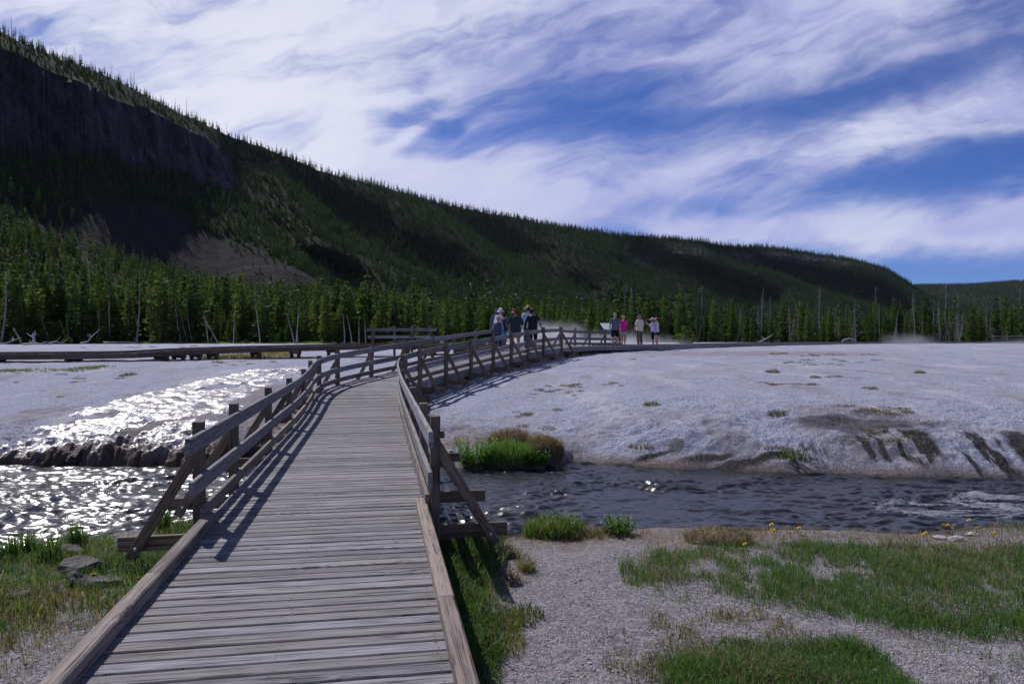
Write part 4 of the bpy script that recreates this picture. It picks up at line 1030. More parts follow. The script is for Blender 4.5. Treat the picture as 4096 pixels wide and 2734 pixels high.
    put_([(-300,2420),(300,2380),(560,2380),(430,2540),(200,2560),(-300,2640)], 3000, (.05,.15), (.003,.006), OLIVE, .35, thr=-.15, seed=12)
    put_([(-300,2560),(300,2540),(420,2560),(200,2760),(-300,2800)], 700, (.03,.10), (.003,.006), OLIVE, .4, thr=.08, sc=2.5, seed=13)
    for px, py, r, n in ((110,2205,.10,120), (305,2180,.10,160), (650,2105,.09,150), (190,2230,.12,140), (20,2225,.1,110)):
        x, y = gpx(px, py+25); a = rng.uniform(0, 6.28, n); q = rng.uniform(0, 1, n)**.6*r
        blades(V, Q, T, C, x+q*np.cos(a), y+q*np.sin(a)*.8, zground(x+q*np.cos(a), y+q*np.sin(a)*.8)-.02, rng.uniform(.14,.34, n), rng.uniform(.006,.012, n), rng.uniform(.05,.4, n), pick(GREEN, n, rng, .05), rng)
    # strips of low grass on the left flat
    put_([(-200,1500),(0,1482),(180,1472),(240,1482),(100,1492),(-200,1520)], 1500, (.05,.13), (.012,.022), GREEN*1.3, .25, thr=.0, sc=.9, seed=14)
    put_([(230,1478),(420,1462),(470,1470),(300,1488)], 900, (.05,.13), (.012,.022), GREEN*1.3, .25, thr=.0, sc=.9, seed=15)
    put_([(770,1428),(900,1420),(1150,1408),(1180,1425),(1000,1432),(800,1436)], 3500, (.08,.2), (.016,.03), np.array([[.13,.16,.03],[.2,.14,.04],[.22,.11,.05],[.10,.15,.03]]), .2, seed=17)
    # bright green grass strip along the wood
    nn = 9000; px = rng.uniform(450, 1330, nn); Y = rng.uniform(102.3, 108.5, nn); x = (px-CX)/F*Y; z = zground(x, Y)
    blades(V, Q, T, C, x, Y, z-.02, rng.uniform(.10,.34, nn), rng.uniform(.05,.1, nn), rng.uniform(.2,.8, nn), pick(GREEN*1.5, nn, rng, .1), rng)
    me = np_mesh('grass', np.concatenate(V), np.concatenate(Q), np.concatenate(T), GRASS, colors=np.concatenate(C), attr='tint')
    tag(link('grass', me), 'green and dry grass growing on both banks of the creek', kind='stuff')
meadow()
def tuft_mesh(n, r, hh, w, pal, dry, seed, lean=(.1,.8), name='grass_tuft', dome=.5, flat=1.0):
    rng = np.random.default_rng(seed); V, Q, T, C = [], [], [], []
    a = rng.uniform(0, 6.28, n); q = rng.uniform(0, 1, n)**.5*r
    h = rng.uniform(*hh, n)*(1-dome*(q/r)**2)
    blades(V, Q, T, C, q*np.cos(a), q*np.sin(a)*flat, -.02+0*q, h, rng.uniform(*w, n), rng.uniform(*lean, n), pick(pal, n, rng, dry), rng)
    return np_mesh(name, np.concatenate(V), np.concatenate(Q), np.concatenate(T), GRASS, colors=np.concatenate(C), attr='tint')
TUFT = [tuft_mesh(150, .22, (.06,.15), (.007,.013), OLIVE*.8, .25, 31), tuft_mesh(110, .30, (.04,.10), (.007,.013), OLIVE*.75, .35, 32, flat=.6), tuft_mesh(170, .2, (.08,.20), (.007,.012), GREEN*.7, .2, 33), tuft_mesh(130, .34, (.04,.12), (.008,.014), OLIVE*.7, .45, 34, flat=.45)]
def tuft(px, py, k, s, label, group=None):
    x, y = gpx(px, py); o = link('grass_tuft', TUFT[k], loc=(x, y, zg(x, y))); o.scale = (s, s, s*.9); o.rotation_euler.z = RNG.uniform(0, 6.28); tag(o, label, 'grass tuft', group)
ONE = 'dark grass tuft alone on the white crust, '
for px, py, k, s, t in ((2608,1620,2,1.0,'below the middle of the terrace'),(3480,1553,0,.9,'right of centre above the pale streak'),(2532,1437,0,.8,'just below the boardwalk with the walkers'),(3090,1490,2,1.2,'upright, below the far patch of tufts'),(3680,1492,2,.9,'upright, far right on the terrace'),
                   (2566,1790,0,1.1,'on a grey mound near the water'),(3110,1660,2,1.1,'tall and thin, left of the brown stain'),(3180,1835,2,1.6,'largest at the creek bank below the terrace'),(3100,1795,0,1.0,'left of the largest bank tuft'),(2090,2480,2,.9,'yellowish, beside the railing shadow on the gravel'),(3250,2610,0,.5,'small and brown on bare gravel'),(2950,2590,2,.6,'on the gravel between the meadow bands')):
    tuft(px, py, k, s, (ONE if py < 1900 else 'grass tuft ')+t if py < 1900 else 'yellow-green grass tuft '+t)
def cluster(n, x0, y0, x1, y1, label, s=(.5,1.1), ks=(0,1,3), seed=0, slope=0):
    g = np.random.default_rng(500+seed)
    for _ in range(n):
        px = g.uniform(x0, x1); py = g.uniform(y0, y1)+slope*(px-x0); tuft(px, py, int(g.choice(ks)), g.uniform(*s), label, label.split(' in ')[0]+' '+str(0) if False else label)
cluster(14, 2110, 1535, 2330, 1580, 'grass tuft in the patch on the terrace nearest the bridge bend', (.5,.9), seed=1)
cluster(4, 2420, 1530, 2490, 1550, 'grass tuft in the small flat patch right of the bridge patch', (.5,.8), (1,3), seed=2)
cluster(18, 3080, 1412, 3520, 1460, 'grass tuft in the wide sparse patch far out on the terrace', (.7,1.4), seed=3)
cluster(9, 3050, 1530, 3260, 1540, 'grass tuft in the thin row right of the upright terrace tuft', (.5,.8), (1,3), seed=4)
cluster(6, 3210, 1500, 3360, 1510, 'grass tuft in the short far row above the thin row', (.5,.9), (1,3), seed=5)
cluster(12, 3360, 1625, 3660, 1660, 'grass tuft above the dark brown stain of the bank', (.5,.9), seed=6)
cluster(8, 2060, 1640, 2240, 1720, 'grass tuft on the slope above the green bank shrub', (.45,.8), seed=7)
cluster(10, 3330, 1660, 3800, 1780, 'scraggly grass tuft on the dark stained bank at the right', (.4,.9), seed=8)
cluster(8, 160, 1490, 560, 1530, 'small dark tuft on the white flat left of the runoff', (.6,1.0), (0,3), seed=9)
cluster(4, 60, 1530, 250, 1600, 'tiny dark tuft on the bare flat above the edge of the runoff', (.3,.6), (0,1), seed=10)
cluster(12, 330, 1380, 800, 1392, 'low tuft on the pale strip before the left wood', (1.0,2.2), (0,1,3), seed=11)
cluster(8, 800, 1445, 1150, 1462, 'small tuft on the crust before the low boardwalk', (.6,1.2), (0,1), seed=12)
# big clumps at the water
def thing_mesh(name, me, px, py, label, cat, rz=0, s=1, dz=0):
    x, y = gpx(px, py); o = link(name, me, loc=(x, y, zg(x, y)+dz)); o.rotation_euler.z = rz; o.scale = (s, s, s); return tag(o, label, cat)
def leafy_mesh(n, r, h, leaf, seed, name='shrub', up=.35, mat=None):
    g = np.random.default_rng(seed); V, Q = [], []
    for _ in range(n):
        a = g.uniform(0, 6.28); q = g.uniform(0, 1)**.5*r*.7; b = np.array([q*math.cos(a), q*math.sin(a), -.03])
        d = np.array([math.cos(a)*.7*q/r+g.normal(0, .22), math.sin(a)*.7*q/r+g.normal(0, .22), 1.0]); L = h*g.uniform(.55, 1.05)*(1-.35*(q/r)**2); d /= np.linalg.norm(d)
        tube(V, Q, [b, b+d*L], [.004, .002], 3, False)
        for k in range(9):
            t = .22+.78*k/9; p = b+d*L*t; an = k*2.4+g.uniform(0, 1); ll = leaf*g.uniform(.7, 1.25)*(1.15-.5*t)
            dr = np.array([math.cos(an), math.sin(an), up+g.uniform(-.3, .4)]); dr /= np.linalg.norm(dr); sd_ = np.cross(dr, [0,0,1]); sd_ /= np.linalg.norm(sd_)+1e-6
            i = len(V); V += [p, p+dr*ll*.5-sd_*ll*.24, p+dr*ll, p+dr*ll*.5+sd_*ll*.24]; Q.append((i, i+1, i+2, i+3))
    return np_mesh(name, V, Q, mat=mat or LEAF, smooth=False)
thing_mesh('leafy_shrub', leafy_mesh(95, .34, .62, .09, 61), 1895, 1868, 'dense bright green leafy shrub at the far water edge beside the railing', 'shrub', dz=.05)
thing_mesh('leafy_shrub', leafy_mesh(60, .26, .38, .085, 62), 2140, 1868, 'low green leafy plant at the right end of the far bank clump', 'shrub', dz=.03)
thing_mesh('grass_clump', tuft_mesh(1900, .50, (.30,.55), (.006,.011), GREEN*1.8, .04, 63, (.1,.6), 'grass_clump', .35, .55), 2030, 1862, 'bright green tall grass clump at the far water edge, between two leafy shrubs', 'grass clump', dz=.05)
def mound(name, r, h, n, seed, pal, dry, label, px, py, col, flat=.7, hb=(.08,.2)):
    """a soil hummock with its cap of grass"""
    bm = bmesh.new(); bmesh.ops.create_icosphere(bm, subdivisions=4, radius=1)
    me = D.meshes.new(name); 
    for v in bm.verts:
        k = 1+.16*float(fbm(np.array([v.co.x*2.1+seed]), np.array([v.co.y*2.1+v.co.z*1.7]), 4, seed)[0]); v.co = Vector((v.co.x*r*k, v.co.y*r*flat*k, v.co.z*h*k))
    bm.to_mesh(me); bm.free(); me.materials.append(col)
    for p_ in me.polygons: p_.use_smooth = True
    x, y = gpx(px, py); rt = empty(name, (x, y, zg(x, y))); tag(rt, label, 'grass clump'); link('soil', me, rt)
    g = np.random.default_rng(seed); V, Q, T, C = [], [], [], []
    a = g.uniform(0, 6.28, n); ct = g.uniform(-.7, 1, n); q = np.sqrt(1-ct*ct); kk = 1+.16*fbm(q*np.cos(a)*2.1+seed, q*np.sin(a)*2.1+ct*1.7, 4, seed); xx = q*np.cos(a)*r*kk; yy = q*np.sin(a)*r*flat*kk; z = h*ct*kk*.98
    blades(V, Q, T, C, xx, yy, z-.01, g.uniform(*hb, n), g.uniform(.004,.008, n), g.uniform(.3, 1.5, n), pick(pal, n, g, dry), g)
    link('grass', np_mesh('grass cap', np.concatenate(V), np.concatenate(Q), np.concatenate(T), GRASS, colors=np.concatenate(C), attr='tint'), rt)
SOIL = plain('bank soil', (.13, .10, .08), .95, .5, 14)
mound('grass_clump', .38, .27, 3600, 64, OLIVE*.8, .55, 'dry brown grass hummock behind the bright green clump on the far bank', 2175, 1820, SOIL)
mound('grass_clump', .42, .20, 2600, 65, OLIVE*.8, .6, 'smaller brown grass hummock farther left behind the bright green clump', 2040, 1775, SOIL)
thing_mesh('grass_clump', tuft_mesh(1300, .34, (.16,.36), (.005,.009), GREEN*1.35, .2, 66, (.1,.8), 'grass_clump', .4, .6), 2215, 2146, 'green grass clump at the near water edge right of the bridge brace', 'grass clump')
thing_mesh('leafy_shrub', leafy_mesh(44, .17, .26, .06, 67, up=.9, mat=LEAF_DIM), 2470, 2138, 'upright leafy green plant at the near water edge', 'shrub')
thing_mesh('grass_clump', tuft_mesh(700, .30, (.08,.18), (.004,.007), OLIVE, .5, 68, (.2,1.0), 'grass_clump', .4, .6), 2345, 2150, 'low straw-coloured grass clump between the near green clump and leafy plant', 'grass clump')
mound('grass_clump', .34, .09, 2400, 69, OLIVE*.8, .75, 'matted brown grass hummock at the left end of the meadow', 2880, 2165, SOIL, hb=(.03,.09))
# rocks
ROCK = None
def rock_mat():
    m, nt, b = new_mat('lichened rock'); p = texco(nt); n = noise(p, 3.0, 6, .65); f = noise(p, 14, 5, .7)
    c = mix((n*.6+f*.4).step(.35, .65), (.035, .030, .028), (.155, .14, .14)); c = mix(f.step(.58, .68)*.5, c, (.15, .085, .055))
    put(nt, b, Base_Color=c, Roughness=.9, Normal=bump(n+f*.8, 1.0, .06)); return m
ROCK = rock_mat()
WHITE_ROCK = plain('white crust lump', (.34, .315, .32), .9, .25, 18)
def rock(px, py, size, label, seed, rz=0.0, mat=None, sink=.35):
    bm = bmesh.new(); bmesh.ops.create_icosphere(bm, subdivisions=5, radius=1); rr = random.Random(seed)
    cuts = [(Vector((rr.gauss(0,1), rr.gauss(0,1), rr.gauss(.2,.8))).normalized(), rr.uniform(.5, .85)) for _ in range(13)]
    for v in bm.verts:
        for n, d in cuts:
            e = v.co.dot(n)-d
            if e > 0: v.co -= n*e*.97
        k = 1+.10*float(fbm(np.array([v.co.x*2.5+seed]), np.array([v.co.y*2.5+v.co.z*2]), 5, seed)[0])+.05*float(fbm(np.array([v.co.x*9+v.co.z*5]), np.array([v.co.y*9-v.co.z*6]), 3, seed+3)[0]); v.co *= k
        v.co = Vector((v.co.x*size[0], v.co.y*size[1], v.co.z*size[2]))
    me = D.meshes.new('rock'); bm.to_mesh(me); bm.free(); me.materials.append(mat or ROCK)
    for p_ in me.polygons: p_.use_smooth = True
    x, y = gpx(px, py); o = link('rock', me, loc=(x, y, zg(x, y)+size[2]*(1-sink)*.6)); o.rotation_euler.z = rz; tag(o, label, 'rock')
rock(335, 2295, (.30,.18,.12), 'pale grey boulder with a smooth sloping top in the left bank grass', 5, .3)
rock(395, 2345, (.24,.14,.075), 'low reddish rock with yellow flowers in the left bank grass', 8, .1)
rock(300, 2345, (.13,.12,.08), 'small dark rock left of the reddish one', 12, .9)
rock(285, 2225, (.20,.13,.08), 'dark half hidden rock by the water behind the pale boulder', 15, .2)
rock(75, 2400, (.11,.09,.05), 'small low stone in the grass at the left', 17, .5)
rock(312, 2112, (.06,.05,.04), 'small black stone sticking out of the glittering creek', 19, 0, sink=-4.2)
for k, (px, py, s, t) in enumerate(((3760,2158,.065,'left lump of two white crust lumps at the meadow edge'),(3830,2165,.07,'right lump of two white crust lumps at the meadow edge'),(3895,2142,.06,'pale crust lump beside the yellow flowers'),(3440,2120,.06,'white crust lump at the water edge under the rapids'))):
    rock(px, py, (s*1.5, s, s*.55), t, 40+k, .2*k, WHITE_ROCK)
for px, py, L, rz, t in ((540,2290,.26,.15,'thin grey stick lying in the left bank grass'),(330,2515,.09,.6,'tiny pale splinter of wood on the left gravel')):
    x, y = gpx(px, py); o = link('stick', log_mesh([(-L,0,.02),(0,.01,.035),(L,0,.03)], .006, 0, 3), loc=(x, y, zg(x, y))); o.rotation_euler.z = rz; tag(o, t, 'stick')
# yellow flowers
YEL = plain('yellow petals', (.62, .42, .01), .6, .2); STEM = plain('flower stem', (.08, .14, .03), .7)
def flower_mesh(h, seed):
    g = np.random.default_rng(seed); V, Q = [], []; tube(V, Q, [(0,0,-.02),(.01,0,h*.6),(.015,.01,h)], [.003,.0025,.0025], 4, False)
    return np_mesh('stem', V, Q, mat=STEM), h
def head_mesh():
    V, Q = [], []
    for k in range(22):
        a = 6.283*k/11+(.28 if k > 10 else 0); r = .026 if k < 11 else .018; zt = .003 if k < 11 else .011
        d = np.array([math.cos(a), math.sin(a), 0]); s = np.array([-d[1], d[0], 0]); i = len(V)
        V += [d*.002, d*r*.6-s*.006+[0,0,zt], d*r+[0,0,zt*1.3], d*r*.6+s*.006+[0,0,zt]]; Q.append((i, i+1, i+2, i+3))
    return np_mesh('flower head', V, Q, mat=YEL)
ST = flower_mesh(.16, 1); HD = head_mesh()
def flower(px, py, base, label, group):
    x, y = gpx(px, base); z = zg(x, y); zt = EYE-(py-CY)/F*y; h = max(.05, zt-z)
    r = empty('dandelion', (x, y, z), RNG.uniform(0, 6)); tag(r, label, 'flower', group)
    s = link('stem', ST[0], r); s.scale = (1, 1, h/.16); hd = link('flower_head', HD, r, loc=(.015, .01, h)); k = RNG.uniform(.8, 1.2); hd.scale = (k, k, k); hd.rotation_euler = (RNG.uniform(-.6,.6), RNG.uniform(-.6,.6), 0)
for gname, pts_ in (('yellow flower by the rapids at the right end of the meadow', ((3698,2078,2130),(3712,2134,2165),(3700,2140,2165),(3785,2100,2140),(3800,2102,2142),(3808,2112,2145),(3812,2102,2142),(3886,2082,2130),(3905,2115,2150),(3985,2130,2160))),
        ('yellow flower along the water side of the brown meadow grass', ((2802,2119,2145),(2820,2120,2145),(3082,2098,2125),(3100,2122,2140),(3198,2122,2142),(3205,2114,2140),(3168,2140,2155),(2985,2176,2200))),
        ('yellow flower on the reddish rock in the left bank grass', ((355,2322,2345),(378,2297,2340),(358,2308,2342))),
        ('yellow flower standing in the far bank grass by the green clump', ((1972,1752,1790),(1985,1754,1790),(2020,1755,1790),(2014,1768,1790),(2035,1762,1792),(2208,1746,1775),(1996,1722,1740)))):
    for a in pts_: flower(*a, gname, gname.replace('flower', 'flowers', 1))
flower(540, 2316, 2345, 'lone yellow flower near the bridge end in the left bank grass', None)

# loose stones and litter on the near gravel
def pebbles():
    rng = np.random.default_rng(77); V, Q = [], []; n = 900
    bm = bmesh.new(); bmesh.ops.create_icosphere(bm, subdivisions=1, radius=1); tv = np.array([v.co[:] for v in bm.verts]); tf = np.array([[v.index for v in f.verts] for f in bm.faces]); bm.free()
    px = rng.uniform(1900, 4200, n*2); py = 2734-(rng.uniform(0, 1, n*2)**1.3)*560; k = 0; T = []; Vs = []; C = []
    left = rng.uniform(0, 1, n*2) < .18; px = np.where(left, rng.uniform(-100, 420, n*2), px); py = np.where(left, rng.uniform(2480, 2760, n*2), py)
    d = F*(EYE+.42)/(py-CY); x = (px-CX)/F*d; y = d
    ok = (y < near_edge(x)-.1); x, y = x[ok], y[ok]; z = zground(x, y)
    for i in range(len(x)):
        s = .004+.010*rng.random()**4; v = tv*(1+rng.normal(0, .16, (len(tv), 1)))*np.array([s*rng.uniform(.8, 1.5), s*rng.uniform(.7, 1.2), s*rng.uniform(.4, .8)]); a = rng.uniform(0, 6.28)
        v = np.stack([v[:,0]*math.cos(a)-v[:,1]*math.sin(a), v[:,0]*math.sin(a)+v[:,1]*math.cos(a), v[:,2]], 1)+[x[i], y[i], z[i]+s*.15]
        T.append(tf+k*len(tv)); Vs.append(v); C.append(np.tile(np.array([[.42,.40,.42],[.30,.27,.27],[.12,.105,.10],[.24,.19,.16]][int(rng.integers(4))])*rng.uniform(.7, 1.2), (len(tv), 1))); k += 1
    m, nt, b = new_mat('loose stones'); put(nt, b, Base_Color=attr(nt, 'tint'), Roughness=.9)
    tag(link('pebbles', np_mesh('pebbles', np.concatenate(Vs), None, np.concatenate(T), m, colors=np.concatenate(C), attr='tint', smooth=False)), 'small loose stones strewn over the near gravel', kind='stuff')
pebbles()
# ================================================================ people
SKIN = {k: plain('skin '+k, c, .6, .08, 8) for k, c in (('pale', (.46,.27,.20)), ('brown', (.17,.085,.055)), ('tan', (.36,.20,.14)))}
def cloth(name, c, var=.18, scale=22):
    m, nt, b = new_mat(name); p = texco(nt); n = noise(p, scale, 4, .6); f = noise(p, 5, 3, .6)
    put(nt, b, Base_Color=mix((n*.5+f*.5).step(.25, .75), tuple(x*(1-var) for x in c), tuple(min(1, x*(1+var)) for x in c)), Roughness=.9, Normal=bump(f, .5, .03)); b.inputs['Specular IOR Level'].default_value = .15
    return m
def plaid():
    m, nt, b = new_mat('blue plaid'); x, y, z = xyz(texco(nt))
    sx = ((x*95)._m('SINE')).step(.35, .6); sz = ((z*95)._m('SINE')).step(.35, .6); sy = ((y*95)._m('SINE')).step(.35, .6)
    f = ((sx+sy)*.4+sz*.5).clamp(); put(nt, b, Base_Color=mix(f, (.16,.28,.52), (.70,.76,.82)), Roughness=.9); return m
def quilt():
    m, nt, b = new_mat('quilted navy'); x, y, z = xyz(texco(nt)); w = (z*75)._m('SINE').abs()
    put(nt, b, Base_Color=mix(w.step(0, .35), (.03,.04,.07), (.085,.105,.17)), Roughness=.6, Normal=bump(w, .9, .02)); return m
def sleeve_print():
    m, nt, b = new_mat('black jacket with white printed sleeve'); x, y, z = xyz(texco(nt))
    band = ((x-.205)._m('GREATER_THAN', 0.0))*(noise(vec(nt, x*9, y*9, z*38), 1.0, 2)._m('GREATER_THAN', .50))*((z-.88)._m('GREATER_THAN', 0.0))*((z-1.30)._m('LESS_THAN', 0.0))
    put(nt, b, Base_Color=mix(band, (.008,.008,.010), (.55,.55,.60)), Roughness=.9); return m
def stripes():
    m, nt, b = new_mat('lavender stripes'); x, y, z = xyz(texco(nt)); w = (x*130+y*40)._m('SINE')
    put(nt, b, Base_Color=mix(w.step(-.2, .5), (.38,.33,.66), (.62,.58,.85)), Roughness=.9); return m
def print_top():
    m, nt, b = new_mat('white top with pink and blue print'); x, y, z = xyz(texco(nt)); n = noise(texco(nt), 9, 2)
    c = mix(n.step(.50, .54), (.62,.64,.80), (.55,.10,.22)); c = mix(n.step(.60, .63), c, (.10,.14,.5)); c = mix((x.abs()-.13)._m('GREATER_THAN', 0.0), c, (.60,.62,.80))
    put(nt, b, Base_Color=c, Roughness=.9); return m
class Body:
    """closed lofts that are fused into ONE skin by a voxel remesh"""
    def __init__(s): s.bm = bmesh.new()
    def loft(s, rings, n=14, up=None):
        """rings: (centre, rx, ry, x axis, y axis) or (centre, r)"""
        pts = [Vector(r[0]) for r in rings]; prev = None; first = None
        for i, r in enumerate(rings):
            t = pts[min(i+1, len(pts)-1)]-pts[max(i-1, 0)]; t.normalize()
            if len(r) == 2: rx = ry = r[1]; ref = Vector((0, 1, .001)) if abs(t.y) < .85 else Vector((1, 0, 0)); ax = ref.cross(t).normalized(); ay = t.cross(ax)
            else: rx, ry = r[1], r[2]; ax, ay = Vector((1,0,0)), Vector((0,1,0))
            if len(r) > 3: ax, ay = r[3], r[4]
            ring = [s.bm.verts.new(pts[i]+ax*rx*math.cos(6.2832*k/n)+ay*ry*math.sin(6.2832*k/n)) for k in range(n)]
            if prev:
                for k in range(n): s.bm.faces.new((prev[k], prev[(k+1) % n], ring[(k+1) % n], ring[k]))
            else: first = ring
            prev = ring
        s.bm.faces.new(first[::-1]); s.bm.faces.new(prev)
    def ball(s, c, rx, ry, rz, rot=None):
        m = Matrix.Translation(c) @ ((rot.to_matrix().to_4x4()) if rot else Matrix.Identity(4)) @ Matrix.Diagonal((rx, ry, rz, 1))
        bmesh.ops.create_uvsphere(s.bm, u_segments=16, v_segments=10, radius=1, matrix=m)
    def fuse(s, voxel, mat, cut=None):
        bmesh.ops.recalc_face_normals(s.bm, faces=s.bm.faces)
        me = D.meshes.new('raw'); s.bm.to_mesh(me); s.bm.free(); o = D.objects.new('raw', me); COL.objects.link(o)
        md = o.modifiers.new('r', 'REMESH'); md.mode = 'VOXEL'; md.voxel_size = voxel
        sm = o.modifiers.new('s', 'SMOOTH'); sm.factor = .5; sm.iterations = 2
        dg = bpy.context.evaluated_depsgraph_get(); r = D.meshes.new_from_object(o.evaluated_get(dg)); D.objects.remove(o); D.meshes.remove(me)
        r.materials.clear(); r.materials.append(mat)
        for p in r.polygons: p.use_smooth = True
        return r
V3 = lambda x, y, z: Vector((x, y, z))
def arm_chain(sh, el, wr): return [(sh, .052), (sh.lerp(el, .5), .048), (el, .041), (el.lerp(wr, .4), .040), (wr, .027)]
def hand(b, wr, el, curl, thumb):
    d = (wr-el).normalized(); side = d.cross(Vector((0, 1, .2))).normalized(); pn = d.cross(side)
    c = wr+d*.05; b.loft([(wr-d*.01, .028), (wr+d*.03, .036), (wr+d*.085, .034)], 10)
    for k, L in enumerate((.062, .074, .068, .050)):
        o = wr+d*.08+side*(.030-.020*k); m = o+d*L*.5+pn*curl*.012; e = m+d*L*.45*(1-.5*curl)+pn*curl*.03
        b.loft([(o-d*.01, .0095), (m, .009), (e, .0075)], 7)
    o = wr+d*.03+side*.03*thumb; b.loft([(o-d*.01, .011), (o+side*.03*thumb+d*.025, .010), (o+side*.038*thumb+d*.055+pn*.01, .008)], 7)
def person(x, y, z, h, face, label, skin='pale', g=1.0, arms=None, top=None, sleeve=.55, low=None, low_z=.50, shoes=None, hair=None, hair_kind='short', extras=(), stance=.10, step=0.0, turn=0.0, long_top=.84, belly=0.0):
    """local frame: +y the way the body faces, +x its right hand side; all built for 1.75 m then scaled"""
    rt = empty('person', (x, y, z), face); s = h/1.75; rt.scale = (s, s, s); tag(rt, label, 'person', 'people on the boardwalk')
    q = Matrix.Rotation(turn, 3, 'Z')
    arms = arms or (((-.25,.02,1.13), (-.25,.10,.88)), ((.25,.02,1.13), (.25,.10,.88)))
    SH = [V3(-.185*(.6+.4*g), 0, 1.415), V3(.185*(.6+.4*g), 0, 1.415)]
    EL = [V3(*arms[0][0]), V3(*arms[1][0])]; WR = [V3(*arms[0][1]), V3(*arms[1][1])]
    if g > 1.05:
        for i, sg in enumerate((-1, 1)):
            if abs(EL[i].x) > .2: EL[i].x += sg*.13*(g-1); WR[i].x += sg*.13*(g-1)*(1 if abs(WR[i].x) > .2 else 0)
    legs = []
    for i, sg in enumerate((-1, 1)):
        dy = step*sg; legs.append([V3(sg*.085*g, 0, .90), V3(sg*(.08+stance*.3)*(.5+.5*g), dy*.45+.02, .49), V3(sg*(.07+stance*.4)*(.5+.5*g), dy-.02, .085)])
    tor = lambda e: [(V3(0, 0, .80), .150*g+e, .115*g+e), (V3(0, .01*belly, .90), .172*g+e, .125*g+e+.02*belly), (V3(0, .03*belly, 1.02), .155*g+e, .115*g+e+.05*belly), (V3(0, .03*belly, 1.14), .152*g+e, .110*g+e+.04*belly), (V3(0, .01, 1.28), .172*(.4+.6*g)+e, .118*(.5+.5*g)+e), (V3(0, 0, 1.40), .175*(.5+.5*g)+e, .095+e), (V3(0, -.005, 1.455), .115+e, .07+e)]
    b = Body()
    b.loft(tor(-.004)+[(V3(0, -.005, 1.49), .06, .058)]); b.loft([(V3(0, -.01, 1.42), .062), (V3(0, .005, 1.52), .055), (V3(0, .015, 1.58), .056)])
    hc = V3(0, .025, 1.635)
    b.ball(hc, .075, .095, .112, q.to_quaternion()); b.ball(hc+q@V3(0, .035, -.05), .055, .062, .062); b.ball(hc+q@V3(0, .098, -.018), .012, .018, .022); b.ball(hc+q@V3(0, .085, -.058), .024, .014, .010); b.ball(hc+q@V3(0, .086, .022), .05, .012, .009)
    for sg in (-1, 1): b.ball(hc+q@V3(sg*.077, 0, -.01), .010, .022, .030)
    for i, sg in enumerate((-1, 1)):
        hp, kn, an = legs[i]; lg = .6+.4*g
        b.loft([(hp, .092*g), (hp.lerp(kn, .35), .083*g), (kn, .055*lg), (kn.lerp(an, .3)+V3(0,-.012,0), .057*lg), (kn.lerp(an, .7), .042*lg), (an, .036)])
        b.loft([(an+V3(0, -.055, -.05), .032, .03), (an+V3(0, .03, -.05), .040, .03), (an+V3(sg*.012, .15, -.058), .036, .022)] if False else [(an+V3(0,-.05,-.045), .036), (an+V3(0,.04,-.045), .040), (an+V3(sg*.01,.16,-.055), .028)])
        b.loft([(SH[i]+V3(-sg*.05, 0, .01), .06)]+arm_chain(SH[i], EL[i], WR[i])); hand(b, WR[i], EL[i], .7, -sg)
    link('body', b.fuse(.0095, SKIN[skin]), rt)
    if top:
        b = Body(); t = [r for r in tor(.020) if r[0].z >= long_top-.08]; t[0] = (V3(0, t[0][0].y, long_top), t[0][1]+.012, t[0][2]+.012); b.loft(t)
        if sleeve > 0:
            for i, sg in enumerate((-1, 1)):
                a, e, w = SH[i], EL[i], WR[i]; c = [(a+V3(-sg*.06, 0, .005), .080), (a, .074)]
                if sleeve <= 1: c += [(a.lerp(e, sleeve*.6), .070), (a.lerp(e, sleeve), .070)]
                else: c += [(a.lerp(e, .6), .064), (e, .057), (e.lerp(w, .5), .052), (e.lerp(w, .95), .046)]
                b.loft(c)
        b.loft([(V3(0, -.005, 1.44), .085), (V3(0, 0, 1.485), .068)])
        link('top', b.fuse(.012, top), rt)
    if low:
        b = Body(); b.loft([(V3(0, .01*belly, 1.0), .160*g+.014, .118*g+.014+.02*belly), (V3(0, .005, .90), .174*g+.016, .127*g+.016), (V3(0, 0, .80), .165*g+.016, .122*g+.014)])
        for i, sg in enumerate((-1, 1)):
            hp, kn, an = legs[i]; c = [(hp, .100*g), (hp.lerp(kn, .35), .094*g)]
            f = (.90-low_z)/.41
            if f <= 1.02: c += [(hp.lerp(kn, f*.7), .092*g), (hp.lerp(kn, f), .090*g)]
            else: c += [(kn, .075*(.5+.5*g)), (kn.lerp(an, min(1, f-1)*.5), .070*(.5+.5*g)), (kn.lerp(an, min(1, f-1)), .066)]
            b.loft(c)
        link('shorts' if low_z > .3 else 'trousers', b.fuse(.012, low), rt)
    if shoes:
        for i, sg in enumerate((-1, 1)):
            an = legs[i][2]; b = Body(); b.loft([(an+V3(0,-.065,-.048), .037), (an+V3(0,0,-.035), .050), (an+V3(0,.07,-.045), .046), (an+V3(sg*.01,.185,-.056), .030)]); link('shoe', b.fuse(.010, shoes), rt)
    if hair:
        b = Body(); qq = q.to_quaternion()
        b.ball(hc+q@V3(0, -.016, .024), .084, .096, .104, qq)
        if hair_kind == 'short': pass
        if hair_kind == 'curly':
            for k in range(16): a = k*2.4; b.ball(hc+q@V3(.085*math.cos(a), -.045+.075*math.sin(a), .03+.07*math.sin(k*1.7)), .045, .045, .045)
        if hair_kind == 'bun': b.ball(hc+q@V3(0, -.12, .055), .05, .045, .05)
        if hair_kind == 'pony': b.loft([(hc+q@V3(0,-.09,.0), .03), (hc+q@V3(0,-.14,-.05), .035), (hc+q@V3(0,-.13,-.17), .02)])
        if hair_kind == 'long': b.ball(hc+q@V3(0, -.055, -.07), .07, .05, .12, qq)
        bm_ = b.bm     # keep the face free
